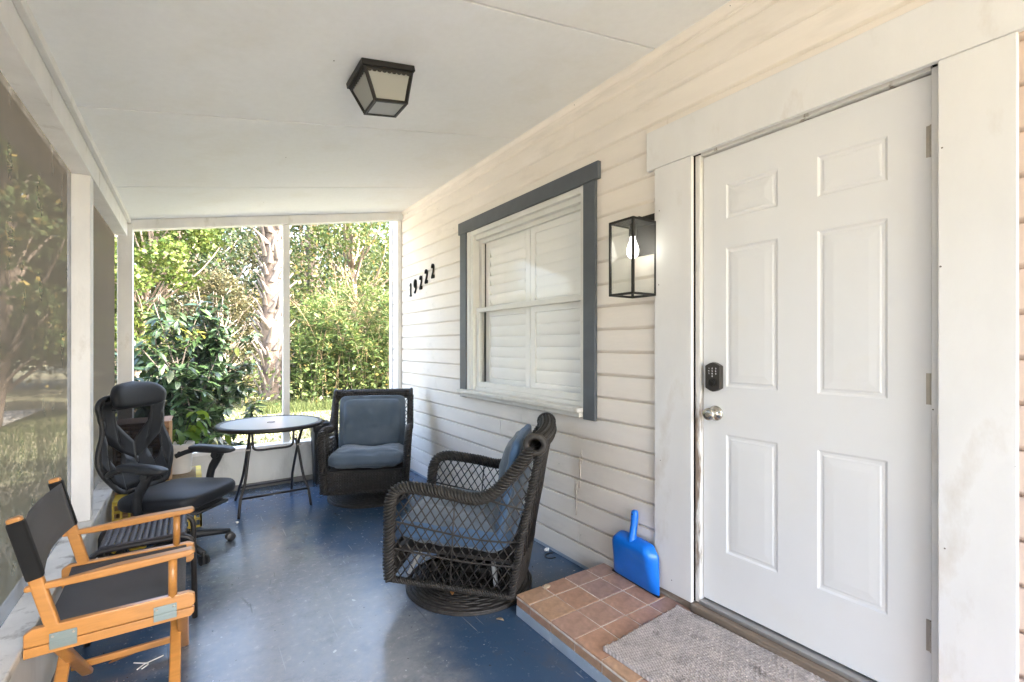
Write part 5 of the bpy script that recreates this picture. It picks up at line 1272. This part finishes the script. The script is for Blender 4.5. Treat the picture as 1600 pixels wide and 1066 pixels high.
# ---- trees behind and beside
TR_ = [
 ('sunlit yellow green tree behind the glossy shrub, far left of the end opening', -1.05, 13.2, 5.6, 1.5, 'leaf_yellowgreen', 9000, .13, .050, 'bark', .09, 26, .28),
 ('dark evergreen tree between the yellow green tree and the big palm', .15, 19.0, 8.5, 2.3, 'leaf_dark', 9000, .17, .06, 'bark', .16, 30, .15),
 ('olive leaved loose tree just left of the big palm', 1.2, 22.5, 7.5, 2.4, 'leaf_olive', 9000, .18, .055, 'bark_pale', .15, 30, .1),
 ('low olive scrub tree close behind the big palm', .9, 15.8, 3.6, 1.5, 'leaf_olive', 8000, .12, .035, 'bark_pale', .08, 24, .05),
 ('broad oak behind the feathery thicket', 5.2, 18.0, 8.2, 2.8, 'leaf_mid', 11000, .16, .06, 'bark', .2, 34, .2),
 ('tall dark oak far behind the thinner palm', 4.6, 27.0, 11.0, 3.6, 'leaf_dark', 10000, .24, .08, 'bark', .24, 34, .12),
 ('spreading tree at the right behind the thicket', 8.2, 20.0, 9.0, 3.0, 'leaf_mid', 9000, .18, .06, 'bark', .2, 30, .15),
 ('far woodland tree left of the dark evergreen', -2.6, 24.0, 9.0, 3.2, 'leaf_dark', 8000, .22, .08, 'bark', .22, 30, .1),
 ('far woodland tree behind the big palm', 2.0, 33.0, 12.0, 4.0, 'leaf_dark', 8000, .30, .10, 'bark', .25, 30, .1),
 ('far pale woodland tree in the gap left of the big palm', -1.2, 36.0, 9.0, 4.0, 'leaf_olive', 7000, .30, .10, 'bark_pale', .25, 30, .05),
 ('far woodland tree right of the thinner palm', 9.5, 33.0, 12.5, 4.4, 'leaf_mid', 8000, .30, .10, 'bark', .25, 30, .1),
 ('dense tree right beside the far post seen through the left sun screen', -2.9, 11.8, 7.5, 1.5, 'leaf_mid', 9000, .16, .06, 'bark', .14, 34, .12),
 ('dark tree behind the far post seen through the left sun screen', -4.1, 15.5, 9.5, 2.2, 'leaf_dark', 11000, .2, .08, 'bark', .2, 40, .12),
 ('tall tree farthest back along the left sun screen', -5.0, 21.5, 12.5, 3.0, 'leaf_mid', 12000, .26, .1, 'bark', .24, 44, .1),
]
for i, a in enumerate(TR_):
    lb, x, y, h, r, ml, n, L_, W_, bk_, tr_, cl, ba = a
    tree(lb, x, y, h*(.92 if x > -2.7 and y > 14 else 1), r*(1.15 if y > 14 else 1), ml, int(n*1.7), L_*.68, W_*.68, bk_, tr_, int(cl*2.0), ba, seed=i)
# far wood closing the horizon
rng = np.random.default_rng(77); PP = []
for k in range(90):
    a = rng.uniform(-2.2, 1.0); R0 = rng.uniform(44, 60); c_ = np.array([math.sin(a)*R0, math.cos(a)*R0, rng.uniform(.5, 6.0)])
    p = rng.normal(size=(320, 3)); p /= np.linalg.norm(p, axis=1)[:, None]; p *= rng.uniform(1.4, 3.2)*rng.uniform(.3, 1, (320, 1))**.5; PP.append(c_+p)
V, F = leaf_cloud(np.concatenate(PP), .55, .20, rng); tag(link('far_wood', cloud_mesh('far_wood', 'leaf_dark', V, F)), 'far belt of dense green woodland closing the view', 'woodland', kind='stuff')
# lawn grass
def grass(name, label, x0, x1, y0, y1, n, h, seed):
    rng = np.random.default_rng(seed); x = rng.uniform(x0, x1, n); y = rng.uniform(y0, y1, n)
    z = np.array([gz(a, c) for a, c in zip(x, y)]); hh = h*rng.uniform(.5, 1.4, n); a = rng.uniform(0, 2*PI, n); w_ = .006*rng.uniform(.7, 1.6, n)
    lx, ly = rng.normal(0, .4, n)*hh, rng.normal(0, .4, n)*hh
    p0 = np.stack([x-np.cos(a)*w_, y-np.sin(a)*w_, z-.005], 1); p1 = np.stack([x+np.cos(a)*w_, y+np.sin(a)*w_, z-.005], 1); p2 = np.stack([x+lx, y+ly, z+hh], 1)
    V = np.stack([p0, p1, p2], 1).reshape(-1, 3); F = np.arange(n*3).reshape(-1, 3)
    tag(link(name, cloud_mesh(name, 'grass_blade', V, F)), label, 'grass', kind='stuff')
grass('lawn_grass', 'short green lawn beyond the end knee wall', -3, 5.5, 5.2, 15, 60000, .05, 1)
grass('lawn_grass', 'short green lawn beyond the left sun screen', -8, -.8, -1, 12, 30000, .05, 2)
grass('long_grass', 'longer sunlit grass tufts at the foot of the feathery thicket', 1.2, 5.2, 11.2, 12.4, 5000, .22, 3)
